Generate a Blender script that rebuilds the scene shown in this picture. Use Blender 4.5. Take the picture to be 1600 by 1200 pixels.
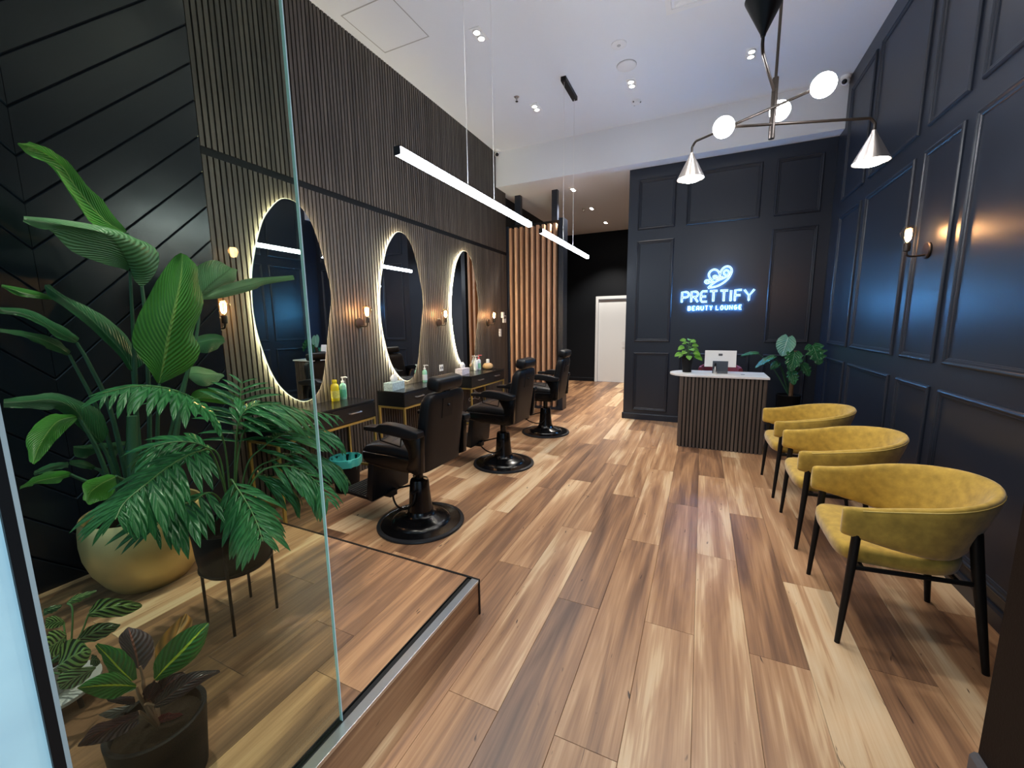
import bpy, bmesh, math, random
from mathutils import Vector, Matrix, Euler
for o in list(bpy.data.objects):
    bpy.data.objects.remove(o)
S = bpy.context.scene
COL = S.collection
PI = math.pi
random.seed(7)

# ------------------------------------------------------------------ camera, world, exposure
YAW, PIT, ROL = math.radians(24.963), math.radians(8.429), math.radians(-0.697)
cam = bpy.data.cameras.new('camera')
cam.sensor_width = 36.0
cam.lens = 36.0 * 635.17 / 1600.0
cam.clip_start = 0.02
cam_o = bpy.data.objects.new('camera', cam)
COL.objects.link(cam_o)
fw = Vector((-math.sin(YAW) * math.cos(PIT), math.cos(YAW) * math.cos(PIT), -math.sin(PIT)))
r0 = Vector((math.cos(YAW), math.sin(YAW), 0))
u0 = r0.cross(fw)
rt = r0 * math.cos(ROL) + u0 * math.sin(ROL)
up = rt.cross(fw)
cm = Matrix((rt, up, -fw)).transposed().to_4x4()
cm.translation = (0, 0, 1.5)
cam_o.matrix_world = cm
S.camera = cam_o
S.view_settings.view_transform = 'Standard'
S.view_settings.look = 'None'
S.view_settings.use_curve_mapping = False
S.view_settings.gamma = 1.0
S.view_settings.exposure = 0.75
S.cycles.use_denoising = True
S.cycles.max_bounces = 8
S.cycles.transparent_max_bounces = 12
S.cycles.sample_clamp_indirect = 6.0
S.cycles.caustics_reflective = False
S.cycles.caustics_refractive = False

w = bpy.data.worlds.new('daylight')
S.world = w
w.use_nodes = True
bg = w.node_tree.nodes['Background']
bg.inputs[0].default_value = (0.50, 0.72, 1.0, 1)
bg.inputs[1].default_value = 0.5

DOWNLIGHT_W = 30.0
REAR_DOWNLIGHT_W = 210.0
BAR_EMIT = 20.0
GLOBE_EMIT = 55.0
CONE_EMIT = 34.0
SCONCE_W = 2.2
# added unseen spot with no fitting of its own, brightens the pier
fl_ = bpy.data.lights.new('added_pier_fill', 'SPOT'); fl_.energy = 115; fl_.color = (0.62, 0.86, 1.0)
fl_.spot_size = 0.75; fl_.spot_blend = 0.6; fl_.shadow_soft_size = 0.15
flo = bpy.data.objects.new('added_pier_fill', fl_); COL.objects.link(flo)
flo.location = (0.5, -1.5, 2.3)
flo.rotation_euler = (Vector((-1.086, -0.15, 0.75)) - flo.location).to_track_quat('-Z', 'Y').to_euler()
MIRROR_EMIT = 90.0
SIGN_EMIT = 1.6

# ------------------------------------------------------------------ helpers
ORG = {}

def org(o):
    return ORG.get(o.name, Vector((0, 0, 0))) if o is not None else Vector((0, 0, 0))

def tag(o, label=None, cat=None, group=None, kind=None):
    if label: o['label'] = label
    if cat: o['category'] = cat
    if group: o['group'] = group
    if kind: o['kind'] = kind
    return o

def thing(name, label, cat, loc=(0, 0, 0), group=None, parent=None):
    o = bpy.data.objects.new(name, None)
    COL.objects.link(o)
    o.empty_display_size = 0.1
    o.location = loc
    ORG[o.name] = Vector(loc)
    return tag(o, label, cat, group)

def copy_tree(o, parent=None):
    c = o.copy()
    COL.objects.link(c)
    c.parent = parent
    for ch in list(o.children):
        copy_tree(ch, c)
    return c

def crv(pts, n, closed=False):
    """Catmull-Rom resample"""
    P = [Vector(p) for p in pts]
    m = len(P)
    out = []
    segs = m if closed else m - 1
    for k in range(n):
        t = k / n * segs if closed else k / (n - 1) * segs
        i = min(int(t), segs - 1)
        f = t - i
        if closed:
            a, b, c, d = P[(i - 1) % m], P[i % m], P[(i + 1) % m], P[(i + 2) % m]
        else:
            b, c = P[i], P[i + 1]
            a = P[i - 1] if i > 0 else b * 2 - c
            d = P[i + 2] if i + 2 < m else c * 2 - b
        out.append(0.5 * ((2 * b) + (c - a) * f + (2 * a - 5 * b + 4 * c - d) * f * f + (3 * b - a - 3 * c + d) * f ** 3))
    return out

class MB:
    def __init__(s):
        s.v = []; s.f = []; s.uv = None
    def add(s, vs, fs):
        n = len(s.v)
        s.v += [Vector(v) for v in vs]
        s.f += [tuple(i + n for i in f) for f in fs]
        return s
    def box(s, x0, x1, y0, y1, z0, z1, m=None):
        vs = [(x, y, z) for z in (z0, z1) for y in (y0, y1) for x in (x0, x1)]
        if m is not None: vs = [m @ Vector(v) for v in vs]
        return s.add(vs, [(0, 2, 3, 1), (4, 5, 7, 6), (0, 1, 5, 4), (2, 6, 7, 3), (0, 4, 6, 2), (1, 3, 7, 5)])
    def plank(s, sx, sy, z0, z1, c):
        """board lying in xy about the origin, chamfered round its top"""
        a, b = sx / 2, sy / 2
        vs = []
        for z, k in ((z0, 0), (z1 - c, 0), (z1, c)):
            vs += [(-a + k, -b + k, z), (a - k, -b + k, z), (a - k, b - k, z), (-a + k, b - k, z)]
        fs = [(0, 3, 2, 1), (8, 9, 10, 11)]
        for l in (0, 4):
            for i in range(4):
                j = (i + 1) % 4
                fs.append((l + i, l + j, l + 4 + j, l + 4 + i))
        return s.add(vs, fs)
    def loft(s, rings, cap0=True, cap1=True, closed=True):
        n = len(rings[0])
        vs = [p for r in rings for p in r]
        fs = []
        for k in range(len(rings) - 1):
            for i in range(n if closed else n - 1):
                j = (i + 1) % n
                fs.append((k * n + i, k * n + j, (k + 1) * n + j, (k + 1) * n + i))
        if cap0: fs.append(tuple(range(n - 1, -1, -1)))
        if cap1: fs.append(tuple(range((len(rings) - 1) * n, len(rings) * n)))
        return s.add(vs, fs)
    def tube(s, pts, r, seg=8, cap=True, closed=False):
        P = [Vector(p) for p in pts]
        n = len(P)
        R = r if isinstance(r, (list, tuple)) else [r] * n
        rings = []
        N = None
        for i in range(n):
            if closed: t = P[(i + 1) % n] - P[i - 1]
            else: t = P[min(i + 1, n - 1)] - P[max(i - 1, 0)]
            t.normalize()
            if N is None:
                a = Vector((0, 0, 1)) if abs(t.z) < 0.9 else Vector((1, 0, 0))
                N = (a - t * a.dot(t)).normalized()
            else:
                N = N - t * N.dot(t)
                N = N.normalized() if N.length > 1e-6 else t.orthogonal().normalized()
            B = t.cross(N)
            rings.append([P[i] + (N * math.cos(2 * PI * k / seg) + B * math.sin(2 * PI * k / seg)) * R[i] for k in range(seg)])
        if closed: rings.append(rings[0])
        return s.loft(rings, cap and not closed, cap and not closed)
    def lathe(s, prof, seg=24, c=(0, 0, 0), cap0=True, cap1=True, axis='z'):
        rings = []
        for r, z in prof:
            ring = []
            for k in range(seg):
                a = 2 * PI * k / seg
                p = (r * math.cos(a), r * math.sin(a), z)
                if axis == 'x': p = (z, r * math.cos(a), r * math.sin(a))
                if axis == 'y': p = (r * math.sin(a), z, r * math.cos(a))
                ring.append((p[0] + c[0], p[1] + c[1], p[2] + c[2]))
            rings.append(ring)
        return s.loft(rings, cap0, cap1)
    def sphere(s, c, r, seg=16, rings=10, sz=1.0):
        prof = [(max(r * math.sin(PI * k / rings), 1e-4), -r * sz * math.cos(PI * k / rings)) for k in range(rings + 1)]
        return s.lathe(prof, seg, c)
    def prism(s, poly, lo, hi, plane='xz'):
        """poly in two of the axes, extruded along the third"""
        def P(a, b, h):
            return {'xz': (a, h, b), 'xy': (a, b, h), 'yz': (h, a, b)}[plane]
        return s.loft([[P(a, b, lo) for a, b in poly], [P(a, b, hi) for a, b in poly]])
    def mesh(s, name, smooth=False, bevel=0.0, seg=2, off=Vector((0, 0, 0)), auto=None):
        me = bpy.data.meshes.new(name)
        me.from_pydata([v - off for v in s.v], [], s.f)
        if s.uv:
            uvl = me.uv_layers.new(name='UVMap')
            for lp in me.loops:
                uvl.data[lp.index].uv = s.uv[lp.vertex_index]
        bm = bmesh.new()
        bm.from_mesh(me)
        bmesh.ops.recalc_face_normals(bm, faces=bm.faces)
        if bevel > 0:
            ed = [e for e in bm.edges if len(e.link_faces) == 2 and e.calc_face_angle(0) > 0.5]
            bmesh.ops.bevel(bm, geom=ed, offset=bevel, segments=seg, profile=0.6, affect='EDGES', clamp_overlap=True)
        if smooth:
            lim = math.radians(auto if auto else 40)
            for f in bm.faces: f.smooth = True
            for e in bm.edges:
                if len(e.link_faces) == 2 and e.calc_face_angle(0) > lim: e.smooth = False
        bm.to_mesh(me)
        bm.free()
        return me
    def build(s, name, mat, parent=None, smooth=False, bevel=0.0, seg=2, kind=None, label=None, auto=None):
        me = s.mesh(name, smooth, bevel, seg, org(parent), auto)
        return put(name, me, mat, parent, kind, label)

def put(name, me, mat, parent=None, kind=None, label=None, loc=None):
    o = bpy.data.objects.new(name, me)
    if mat is not None and not me.materials: me.materials.append(mat)
    COL.objects.link(o)
    if parent is not None:
        o.parent = parent
        ORG[o.name] = org(parent)
    if loc is not None: o.location = loc
    if kind: o['kind'] = kind
    if label: o['label'] = label
    return o

def struct(name, mb, mat, label, cat, **k):
    o = mb.build(name, mat, None, **k)
    return tag(o, label, cat, None, 'structure')

# ------------------------------------------------------------------ materials
def nmat(name):
    m = bpy.data.materials.new(name)
    m.use_nodes = True
    nt = m.node_tree
    return m, nt, nt.nodes, nt.links, nt.nodes['Principled BSDF']

def mat(name, col, rough=0.5, metal=0.0, emit=None, estr=0.0, spec=0.5, noise=0.0, nscale=8.0, bump=0.0, bscale=60.0, coat=0.0, sheen=0.0, trans=0.0):
    m, nt, N, L, b = nmat(name)
    b.inputs['Base Color'].default_value = (*col, 1)
    b.inputs['Roughness'].default_value = rough
    b.inputs['Metallic'].default_value = metal
    b.inputs['Specular IOR Level'].default_value = spec
    b.inputs['Coat Weight'].default_value = coat
    b.inputs['Sheen Weight'].default_value = sheen
    b.inputs['Transmission Weight'].default_value = trans
    if emit:
        b.inputs['Emission Color'].default_value = (*emit, 1)
        b.inputs['Emission Strength'].default_value = estr
    tc = N.new('ShaderNodeTexCoord')
    if noise > 0:
        n = N.new('ShaderNodeTexNoise'); n.inputs['Scale'].default_value = nscale; n.inputs['Detail'].default_value = 4
        L.new(tc.outputs['Object'], n.inputs['Vector'])
        mx = N.new('ShaderNodeMix'); mx.data_type = 'RGBA'
        mx.inputs[6].default_value = (*[c * (1 - noise) for c in col], 1)
        mx.inputs[7].default_value = (*[min(1, c * (1 + noise)) for c in col], 1)
        L.new(n.outputs['Fac'], mx.inputs[0]); L.new(mx.outputs[2], b.inputs['Base Color'])
    if bump > 0:
        n2 = N.new('ShaderNodeTexNoise'); n2.inputs['Scale'].default_value = bscale; n2.inputs['Detail'].default_value = 3
        L.new(tc.outputs['Object'], n2.inputs['Vector'])
        bp = N.new('ShaderNodeBump'); bp.inputs['Strength'].default_value = bump; bp.inputs['Distance'].default_value = 0.004
        L.new(n2.outputs['Fac'], bp.inputs['Height']); L.new(bp.outputs['Normal'], b.inputs['Normal'])
    return m

def ramp(N, stops):
    r = N.new('ShaderNodeValToRGB')
    e = r.color_ramp.elements
    while len(e) > 1: e.remove(e[-1])
    e[0].position = stops[0][0]; e[0].color = (*stops[0][1], 1)
    for p, c in stops[1:]:
        k = e.new(p); k.color = (*c, 1)
    return r

def math_n(N, L, op, a, b=None, c=None):
    m = N.new('ShaderNodeMath'); m.operation = op
    for i, v in enumerate((a, b, c)):
        if v is None: continue
        if isinstance(v, (int, float)): m.inputs[i].default_value = v
        else: L.new(v, m.inputs[i])
    return m.outputs[0]

def wood(name, stops, sx, sy, sz, gx, gy, gz, rough=0.4, spread=0.3, bump=0.12, marks=False, coat=0.0):
    """grain along the axis with the small scale; every object gets its own cut of the log"""
    m, nt, N, L, b = nmat(name)
    tc = N.new('ShaderNodeTexCoord'); oi = N.new('ShaderNodeObjectInfo')
    cx = N.new('ShaderNodeCombineXYZ')
    L.new(math_n(N, L, 'MULTIPLY', oi.outputs['Random'], 61.0), cx.inputs[0])
    L.new(math_n(N, L, 'MULTIPLY', oi.outputs['Random'], 137.0), cx.inputs[1])
    L.new(math_n(N, L, 'MULTIPLY', oi.outputs['Random'], 29.0), cx.inputs[2])
    va = N.new('ShaderNodeVectorMath'); va.operation = 'ADD'
    L.new(tc.outputs['Object'], va.inputs[0]); L.new(cx.outputs[0], va.inputs[1])
    def nz(sc, det, dist):
        mp = N.new('ShaderNodeVectorMath'); mp.operation = 'MULTIPLY'
        mp.inputs[1].default_value = sc
        L.new(va.outputs[0], mp.inputs[0])
        n = N.new('ShaderNodeTexNoise'); n.inputs['Scale'].default_value = 1; n.inputs['Detail'].default_value = det
        n.inputs['Distortion'].default_value = dist
        L.new(mp.outputs[0], n.inputs['Vector'])
        return n.outputs['Fac']
    A = nz((sx, sy, sz), 3, 0.9)
    B = nz((gx, gy, gz), 4, 0.3)
    r2 = math_n(N, L, 'FRACT', math_n(N, L, 'MULTIPLY', oi.outputs['Random'], 7.31))
    f = math_n(N, L, 'ADD', math_n(N, L, 'MULTIPLY', A, 0.72), math_n(N, L, 'MULTIPLY', B, 0.28))
    f = math_n(N, L, 'ADD', f, math_n(N, L, 'MULTIPLY', math_n(N, L, 'SUBTRACT', r2, 0.5), spread))
    rp = ramp(N, stops)
    L.new(f, rp.inputs[0])
    colr = rp.outputs[0]
    if marks:
        D = nz((26, 5.0, 1), 1, 1.6)
        th = math_n(N, L, 'MULTIPLY', math_n(N, L, 'SUBTRACT', D, 0.745), 22.0)
        cl = N.new('ShaderNodeClamp'); L.new(th, cl.inputs[0])
        mx = N.new('ShaderNodeMix'); mx.data_type = 'RGBA'
        L.new(cl.outputs[0], mx.inputs[0]); L.new(colr, mx.inputs[6]); mx.inputs[7].default_value = (0.06, 0.03, 0.018, 1)
        colr = mx.outputs[2]
    L.new(colr, b.inputs['Base Color'])
    b.inputs['Roughness'].default_value = rough
    b.inputs['Coat Weight'].default_value = coat
    bp = N.new('ShaderNodeBump'); bp.inputs['Strength'].default_value = bump; bp.inputs['Distance'].default_value = 0.002
    L.new(B, bp.inputs['Height']); L.new(bp.outputs['Normal'], b.inputs['Normal'])
    return m

def emitter(name, col, strength):
    m = bpy.data.materials.new(name); m.use_nodes = True
    N, L = m.node_tree.nodes, m.node_tree.links
    N.remove(N['Principled BSDF'])
    e = N.new('ShaderNodeEmission'); e.inputs[0].default_value = (*col, 1); e.inputs[1].default_value = strength
    L.new(e.outputs[0], N['Material Output'].inputs[0])
    return m

def thin_glass(name, tint, gloss=0.05, rough=0.0):
    m = bpy.data.materials.new(name); m.use_nodes = True
    N, L = m.node_tree.nodes, m.node_tree.links
    N.remove(N['Principled BSDF'])
    t = N.new('ShaderNodeBsdfTransparent'); t.inputs[0].default_value = (*tint, 1)
    g = N.new('ShaderNodeBsdfGlossy'); g.inputs['Roughness'].default_value = rough; g.inputs[0].default_value = (1, 1, 1, 1)
    fr = N.new('ShaderNodeFresnel'); ge = N.new('ShaderNodeNewGeometry')
    # the pane has no bend: treat its inner face like its outer one
    L.new(math_n(N, L, 'SUBTRACT', 1.45, math_n(N, L, 'MULTIPLY', ge.outputs['Backfacing'], 1.45 - 1 / 1.45)), fr.inputs[0])
    mx = N.new('ShaderNodeMixShader')
    L.new(math_n(N, L, 'MULTIPLY', fr.outputs[0], gloss * 20), mx.inputs[0])
    L.new(t.outputs[0], mx.inputs[1]); L.new(g.outputs[0], mx.inputs[2]); L.new(mx.outputs[0], N['Material Output'].inputs[0])
    return m

def leaf_mat(name, c1, c2, rib, vein=26.0, rough=0.38, style='plain', skew=0.35, ribw=0.05):
    """u runs across the blade (-1..1), v along it"""
    m, nt, N, L, b = nmat(name)
    uv = N.new('ShaderNodeUVMap'); uv.uv_map = 'UVMap'
    sp = N.new('ShaderNodeSeparateXYZ'); L.new(uv.outputs[0], sp.inputs[0])
    au = math_n(N, L, 'ABSOLUTE', sp.outputs[0])
    ph = math_n(N, L, 'MULTIPLY', math_n(N, L, 'SUBTRACT', sp.outputs[1], math_n(N, L, 'MULTIPLY', au, skew)), vein * 6.283)
    sn = math_n(N, L, 'SINE', ph)
    tc = N.new('ShaderNodeTexCoord')
    n = N.new('ShaderNodeTexNoise'); n.inputs['Scale'].default_value = 9; n.inputs['Detail'].default_value = 3
    L.new(tc.outputs['Object'], n.inputs['Vector'])
    mx = N.new('ShaderNodeMix'); mx.data_type = 'RGBA'
    mx.inputs[6].default_value = (*c1, 1); mx.inputs[7].default_value = (*c2, 1)
    if style == 'striped':
        f = math_n(N, L, 'ADD', math_n(N, L, 'MULTIPLY', sn, 2.2), math_n(N, L, 'MULTIPLY', n.outputs['Fac'], 1.3))
        cl = N.new('ShaderNodeClamp'); L.new(f, cl.inputs[0]); fac = cl.outputs[0]
    else:
        fac = math_n(N, L, 'ADD', math_n(N, L, 'MULTIPLY', sn, 0.26), n.outputs['Fac'])
    L.new(fac, mx.inputs[0])
    mr = N.new('ShaderNodeMix'); mr.data_type = 'RGBA'
    L.new(math_n(N, L, 'LESS_THAN', au, ribw), mr.inputs[0]); L.new(mx.outputs[2], mr.inputs[6]); mr.inputs[7].default_value = (*rib, 1)
    L.new(mr.outputs[2], b.inputs['Base Color'])
    b.inputs['Roughness'].default_value = rough
    bp = N.new('ShaderNodeBump'); bp.inputs['Strength'].default_value = 0.5; bp.inputs['Distance'].default_value = 0.006
    L.new(sn, bp.inputs['Height']); L.new(bp.outputs['Normal'], b.inputs['Normal'])
    b.inputs['Subsurface Weight'].default_value = 0.0
    # light that comes through the blade
    tr = N.new('ShaderNodeBsdfTranslucent'); L.new(mr.outputs[2], tr.inputs[0])
    ms = N.new('ShaderNodeMixShader'); ms.inputs[0].default_value = 0.22
    L.new(b.outputs[0], ms.inputs[1]); L.new(tr.outputs[0], ms.inputs[2]); L.new(ms.outputs[0], N['Material Output'].inputs[0])
    return m

M = {}
M['navy'] = mat('navy_paint', (0.0150, 0.0198, 0.0320), 0.36, bump=0.04, bscale=220)
M['navy_board'] = mat('navy_board_paint', (0.0038, 0.0066, 0.0125), 0.27, bump=0.03, bscale=200)
M['black_paint'] = mat('black_paint', (0.0045, 0.0055, 0.0075), 0.55, spec=0.2)
M['felt'] = mat('black_felt', (0.004, 0.004, 0.004), 0.9)
M['white'] = mat('white_ceiling_paint', (0.77, 0.79, 0.83), 0.8)
M['white_gloss'] = mat('white_door_paint', (0.72, 0.73, 0.74), 0.4)
M['white_plastic'] = mat('white_plastic', (0.8, 0.8, 0.8), 0.35)
M['groove'] = mat('grey_groove', (0.42, 0.42, 0.43), 0.8)
M['floor'] = wood('spotted_gum_plank', [(0.24, (0.108, 0.055, 0.031)), (0.38, (0.211, 0.111, 0.061)), (0.47, (0.324, 0.172, 0.087)), (0.56, (0.423, 0.239, 0.123)), (0.62, (0.504, 0.311, 0.172)), (0.66, (0.612, 0.42, 0.242)), (0.8, (0.684, 0.521, 0.335))], 9, 0.75, 1, 90, 2.2, 1, 0.36, 0.34, 0.10, True)
M['floor_base'] = mat('dark_underlay', (0.05, 0.03, 0.02), 0.9)
M['slat'] = wood('smoked_oak_slat', [(0.3, (0.044, 0.035, 0.029)), (0.5, (0.074, 0.059, 0.049)), (0.7, (0.108, 0.086, 0.071))], 30, 30, 1.2, 160, 160, 3, 0.5, 0.22, 0.08)
M['desk_slat'] = wood('walnut_desk_slat', [(0.3, (0.055, 0.040, 0.031)), (0.5, (0.085, 0.064, 0.051)), (0.7, (0.12, 0.09, 0.073))], 30, 30, 1.2, 160, 160, 3, 0.5, 0.18, 0.08)
M['timber'] = wood('warm_timber_batten', [(0.3, (0.36, 0.19, 0.11)), (0.5, (0.52, 0.30, 0.18)), (0.7, (0.64, 0.40, 0.26))], 25, 25, 1.0, 130, 130, 3, 0.45, 0.2, 0.06)
M['steel'] = mat('brushed_steel', (0.62, 0.65, 0.68), 0.28, 1.0)
M['black_metal'] = mat('black_metal', (0.006, 0.006, 0.0065), 0.45, 0.0, spec=0.22)
M['black_gloss'] = mat('black_gloss_enamel', (0.003, 0.003, 0.0035), 0.22, spec=0.35, coat=0.06)
M['bronze'] = mat('dark_bronze', (0.030, 0.023, 0.019), 0.42, 0.6)
M['nickel'] = mat('brushed_nickel', (0.55, 0.52, 0.50), 0.3, 1.0)
M['gold'] = mat('gold_metal', (0.80, 0.62, 0.20), 0.28, 0.85)
M['gold_pot'] = mat('satin_gold_ceramic', (0.62, 0.49, 0.22), 0.40, 0.6, noise=0.12, nscale=14)
M['leather'] = mat('black_leather', (0.0045, 0.0050, 0.0065), 0.42, spec=0.28, bump=0.18, bscale=160)
M['rubber'] = mat('black_rubber', (0.013, 0.014, 0.017), 0.42, spec=0.35)
M['marble'] = mat('white_marble', (0.82, 0.82, 0.82), 0.2, noise=0.10, nscale=5)
M['counter'] = mat('black_counter_laminate', (0.012, 0.012, 0.012), 0.26, spec=0.6)
M['velvet'] = mat('mustard_velvet', (0.47, 0.305, 0.050), 0.75, spec=0.2, sheen=0.35, noise=0.5, nscale=24, bump=0.12, bscale=90)
M['velvet_rim'] = mat('mustard_velvet_piping', (0.62, 0.46, 0.13), 0.6, spec=0.3)  # paler than the velvet: rim highlight put into the piping colour
M['maroon'] = mat('maroon_fabric', (0.16, 0.02, 0.035), 0.7)
M['render'] = mat('pale_blue_render', (0.60, 0.83, 0.92), 0.85, noise=0.20, nscale=5, bump=0.5, bscale=9)
M['brown'] = mat('dark_brown_cladding', (0.013, 0.008, 0.0065), 0.6, spec=0.12, bump=0.2, bscale=120)
M['grey_trim'] = mat('grey_skirting', (0.09, 0.09, 0.10), 0.4)
M['pavement'] = mat('pale_pavement', (0.45, 0.46, 0.47), 0.8, noise=0.1)
M['mirror'] = mat('silver_mirror', (0.86, 0.88, 0.88), 0.0, 1.0)
M['glass'] = thin_glass('green_tinted_pane', (0.85, 0.91, 0.84), 0.021)
M['glass_edge'] = mat('polished_glass_edge', (0.66, 0.86, 0.92), 0.10, 0.0, coat=1.0)  # pale colour stands in for light carried through the pane
M['sealant'] = mat('grey_sealant', (0.35, 0.40, 0.40), 0.6)
M['bulb_glass'] = thin_glass('amber_bulb_glass', (1.0, 0.86, 0.70), 0.05)
M['soil'] = mat('potting_soil', (0.016, 0.011, 0.008), 0.95, spec=0.1, noise=0.4, nscale=90, bump=0.3, bscale=90)
M['black_pot'] = mat('matte_black_pot', (0.006, 0.006, 0.007), 0.6, spec=0.18)
M['white_pot'] = mat('white_pot', (0.40, 0.41, 0.42), 0.5)
M['stem'] = mat('green_stem', (0.07, 0.16, 0.045), 0.5, noise=0.3)
M['stem_dark'] = mat('dark_green_stem', (0.02, 0.075, 0.035), 0.5, noise=0.3)
M['stem_red'] = mat('reddish_stem', (0.20, 0.10, 0.06), 0.5)
M['aerial'] = mat('brown_moss_pole', (0.16, 0.085, 0.04), 0.9, bump=0.8, bscale=40)
M['bar'] = emitter('linear_diffuser', (0.82, 0.91, 1.0), BAR_EMIT)
M['globe'] = emitter('opal_globe', (0.96, 0.96, 1.0), GLOBE_EMIT)
M['cone_light'] = emitter('cone_lamp', (1.0, 0.93, 0.84), CONE_EMIT)
M['down'] = emitter('downlight_lens', (1.0, 0.94, 0.84), 40)
M['filament'] = emitter('filament', (1.0, 0.62, 0.30), 90)
M['mirror_rim'] = emitter('lit_acrylic_rim', (1.0, 0.93, 0.66), 1.6)
M['rib'] = mat('footplate_rib', (0.07, 0.07, 0.075), 0.35, 0.6)
M['mirror_led'] = emitter('mirror_led', (1.0, 0.90, 0.58), MIRROR_EMIT)
M['neon'] = emitter('cool_white_neon', (0.52, 0.90, 1.0), SIGN_EMIT)
M['halo'] = emitter('blue_halo_led', (0.10, 0.42, 1.0), 170.0)
M['neon_core'] = mat('sign_letter_face', (0.10, 0.16, 0.20), 0.5)
M['teal'] = mat('teal_bin_liner', (0.05, 0.42, 0.36), 0.4)
M['yellow'] = mat('yellow_shampoo', (0.75, 0.62, 0.02), 0.25, coat=0.5)
M['mint'] = mat('mint_green_gel', (0.28, 0.62, 0.45), 0.15, coat=0.6, noise=0.25, nscale=30)
M['label_green'] = mat('green_label', (0.10, 0.42, 0.26), 0.5, noise=0.5, nscale=60)
M['tissue_blue'] = mat('blue_patterned_card', (0.45, 0.58, 0.72), 0.6, noise=0.75, nscale=60)
M['tissue_pink'] = mat('pink_patterned_card', (0.66, 0.55, 0.68), 0.6, noise=0.7, nscale=60)
M['paper'] = mat('white_tissue', (0.85, 0.85, 0.85), 0.9)
M['apricot'] = mat('apricot_ceramic', (0.72, 0.44, 0.20), 0.45, noise=0.1)
M['clear_white'] = mat('frosted_white_bottle', (0.66, 0.72, 0.76), 0.25)
M['red_cap'] = mat('red_pump', (0.5, 0.06, 0.08), 0.4)
M['smoke_acrylic'] = mat('smoked_acrylic', (0.045, 0.045, 0.048), 0.1, coat=1.0)
M['dark_lens'] = mat('dark_lens', (0.01, 0.01, 0.012), 0.1)
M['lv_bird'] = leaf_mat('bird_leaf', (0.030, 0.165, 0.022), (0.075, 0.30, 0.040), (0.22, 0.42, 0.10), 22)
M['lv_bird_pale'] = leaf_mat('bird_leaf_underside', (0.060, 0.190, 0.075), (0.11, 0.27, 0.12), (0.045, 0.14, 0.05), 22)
M['lv_bird_dark'] = leaf_mat('bird_leaf_shaded', (0.016, 0.095, 0.035), (0.035, 0.16, 0.055), (0.09, 0.22, 0.09), 22)  # darker copy of the leaf, shade put into its green
M['lv_palm'] = leaf_mat('palm_leaflet', (0.018, 0.105, 0.040), (0.045, 0.20, 0.070), (0.05, 0.17, 0.06), 3, 0.25)
M['lv_croton'] = leaf_mat('croton_leaf_green', (0.012, 0.090, 0.020), (0.035, 0.19, 0.035), (0.62, 0.72, 0.06), 9, 0.28, ribw=0.07)
M['lv_croton_dark'] = leaf_mat('croton_leaf_purple', (0.020, 0.010, 0.016), (0.045, 0.022, 0.030), (0.12, 0.03, 0.03), 9, 0.35)
M['lv_croton_red'] = leaf_mat('croton_leaf_mauve', (0.055, 0.040, 0.055), (0.12, 0.085, 0.10), (0.38, 0.13, 0.10), 9, 0.4, ribw=0.07)
M['lv_orange'] = leaf_mat('croton_leaf_orange', (0.62, 0.27, 0.05), (0.10, 0.07, 0.03), (0.5, 0.3, 0.1), 3, 0.5)
M['lv_fallen'] = leaf_mat('fallen_red_leaf', (0.22, 0.03, 0.04), (0.12, 0.02, 0.03), (0.3, 0.06, 0.05), 8, 0.5)
M['lv_grey'] = leaf_mat('dry_grey_leaf', (0.10, 0.09, 0.085), (0.16, 0.14, 0.13), (0.2, 0.17, 0.15), 5, 0.6)
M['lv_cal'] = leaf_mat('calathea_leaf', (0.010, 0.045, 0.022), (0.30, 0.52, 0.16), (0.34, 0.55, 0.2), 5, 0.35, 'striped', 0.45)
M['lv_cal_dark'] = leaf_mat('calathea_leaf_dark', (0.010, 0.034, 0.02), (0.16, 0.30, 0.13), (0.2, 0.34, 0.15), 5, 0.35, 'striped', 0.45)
M['lv_pothos'] = leaf_mat('pothos_leaf', (0.08, 0.30, 0.02), (0.22, 0.50, 0.06), (0.30, 0.52, 0.12), 5, 0.3)
M['lv_monstera'] = leaf_mat('monstera_leaf', (0.012, 0.085, 0.030), (0.035, 0.17, 0.055), (0.16, 0.32, 0.15), 8, 0.22)
M['lv_monstera_pale'] = leaf_mat('monstera_leaf_pale', (0.12, 0.32, 0.22), (0.22, 0.44, 0.33), (0.5, 0.7, 0.55), 8, 0.18)  # cyan reflection on the top leaf put into a paler green

# ------------------------------------------------------------------ the room
XL, XN, XR, XC = -3.144, -2.928, 1.381, -1.07
YP, YB, YW, YR = 1.677, 6.245, 6.457, 10.334
ZC, ZB, ZP, XP = 4.217, 3.689, 0.195, -0.981

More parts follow.
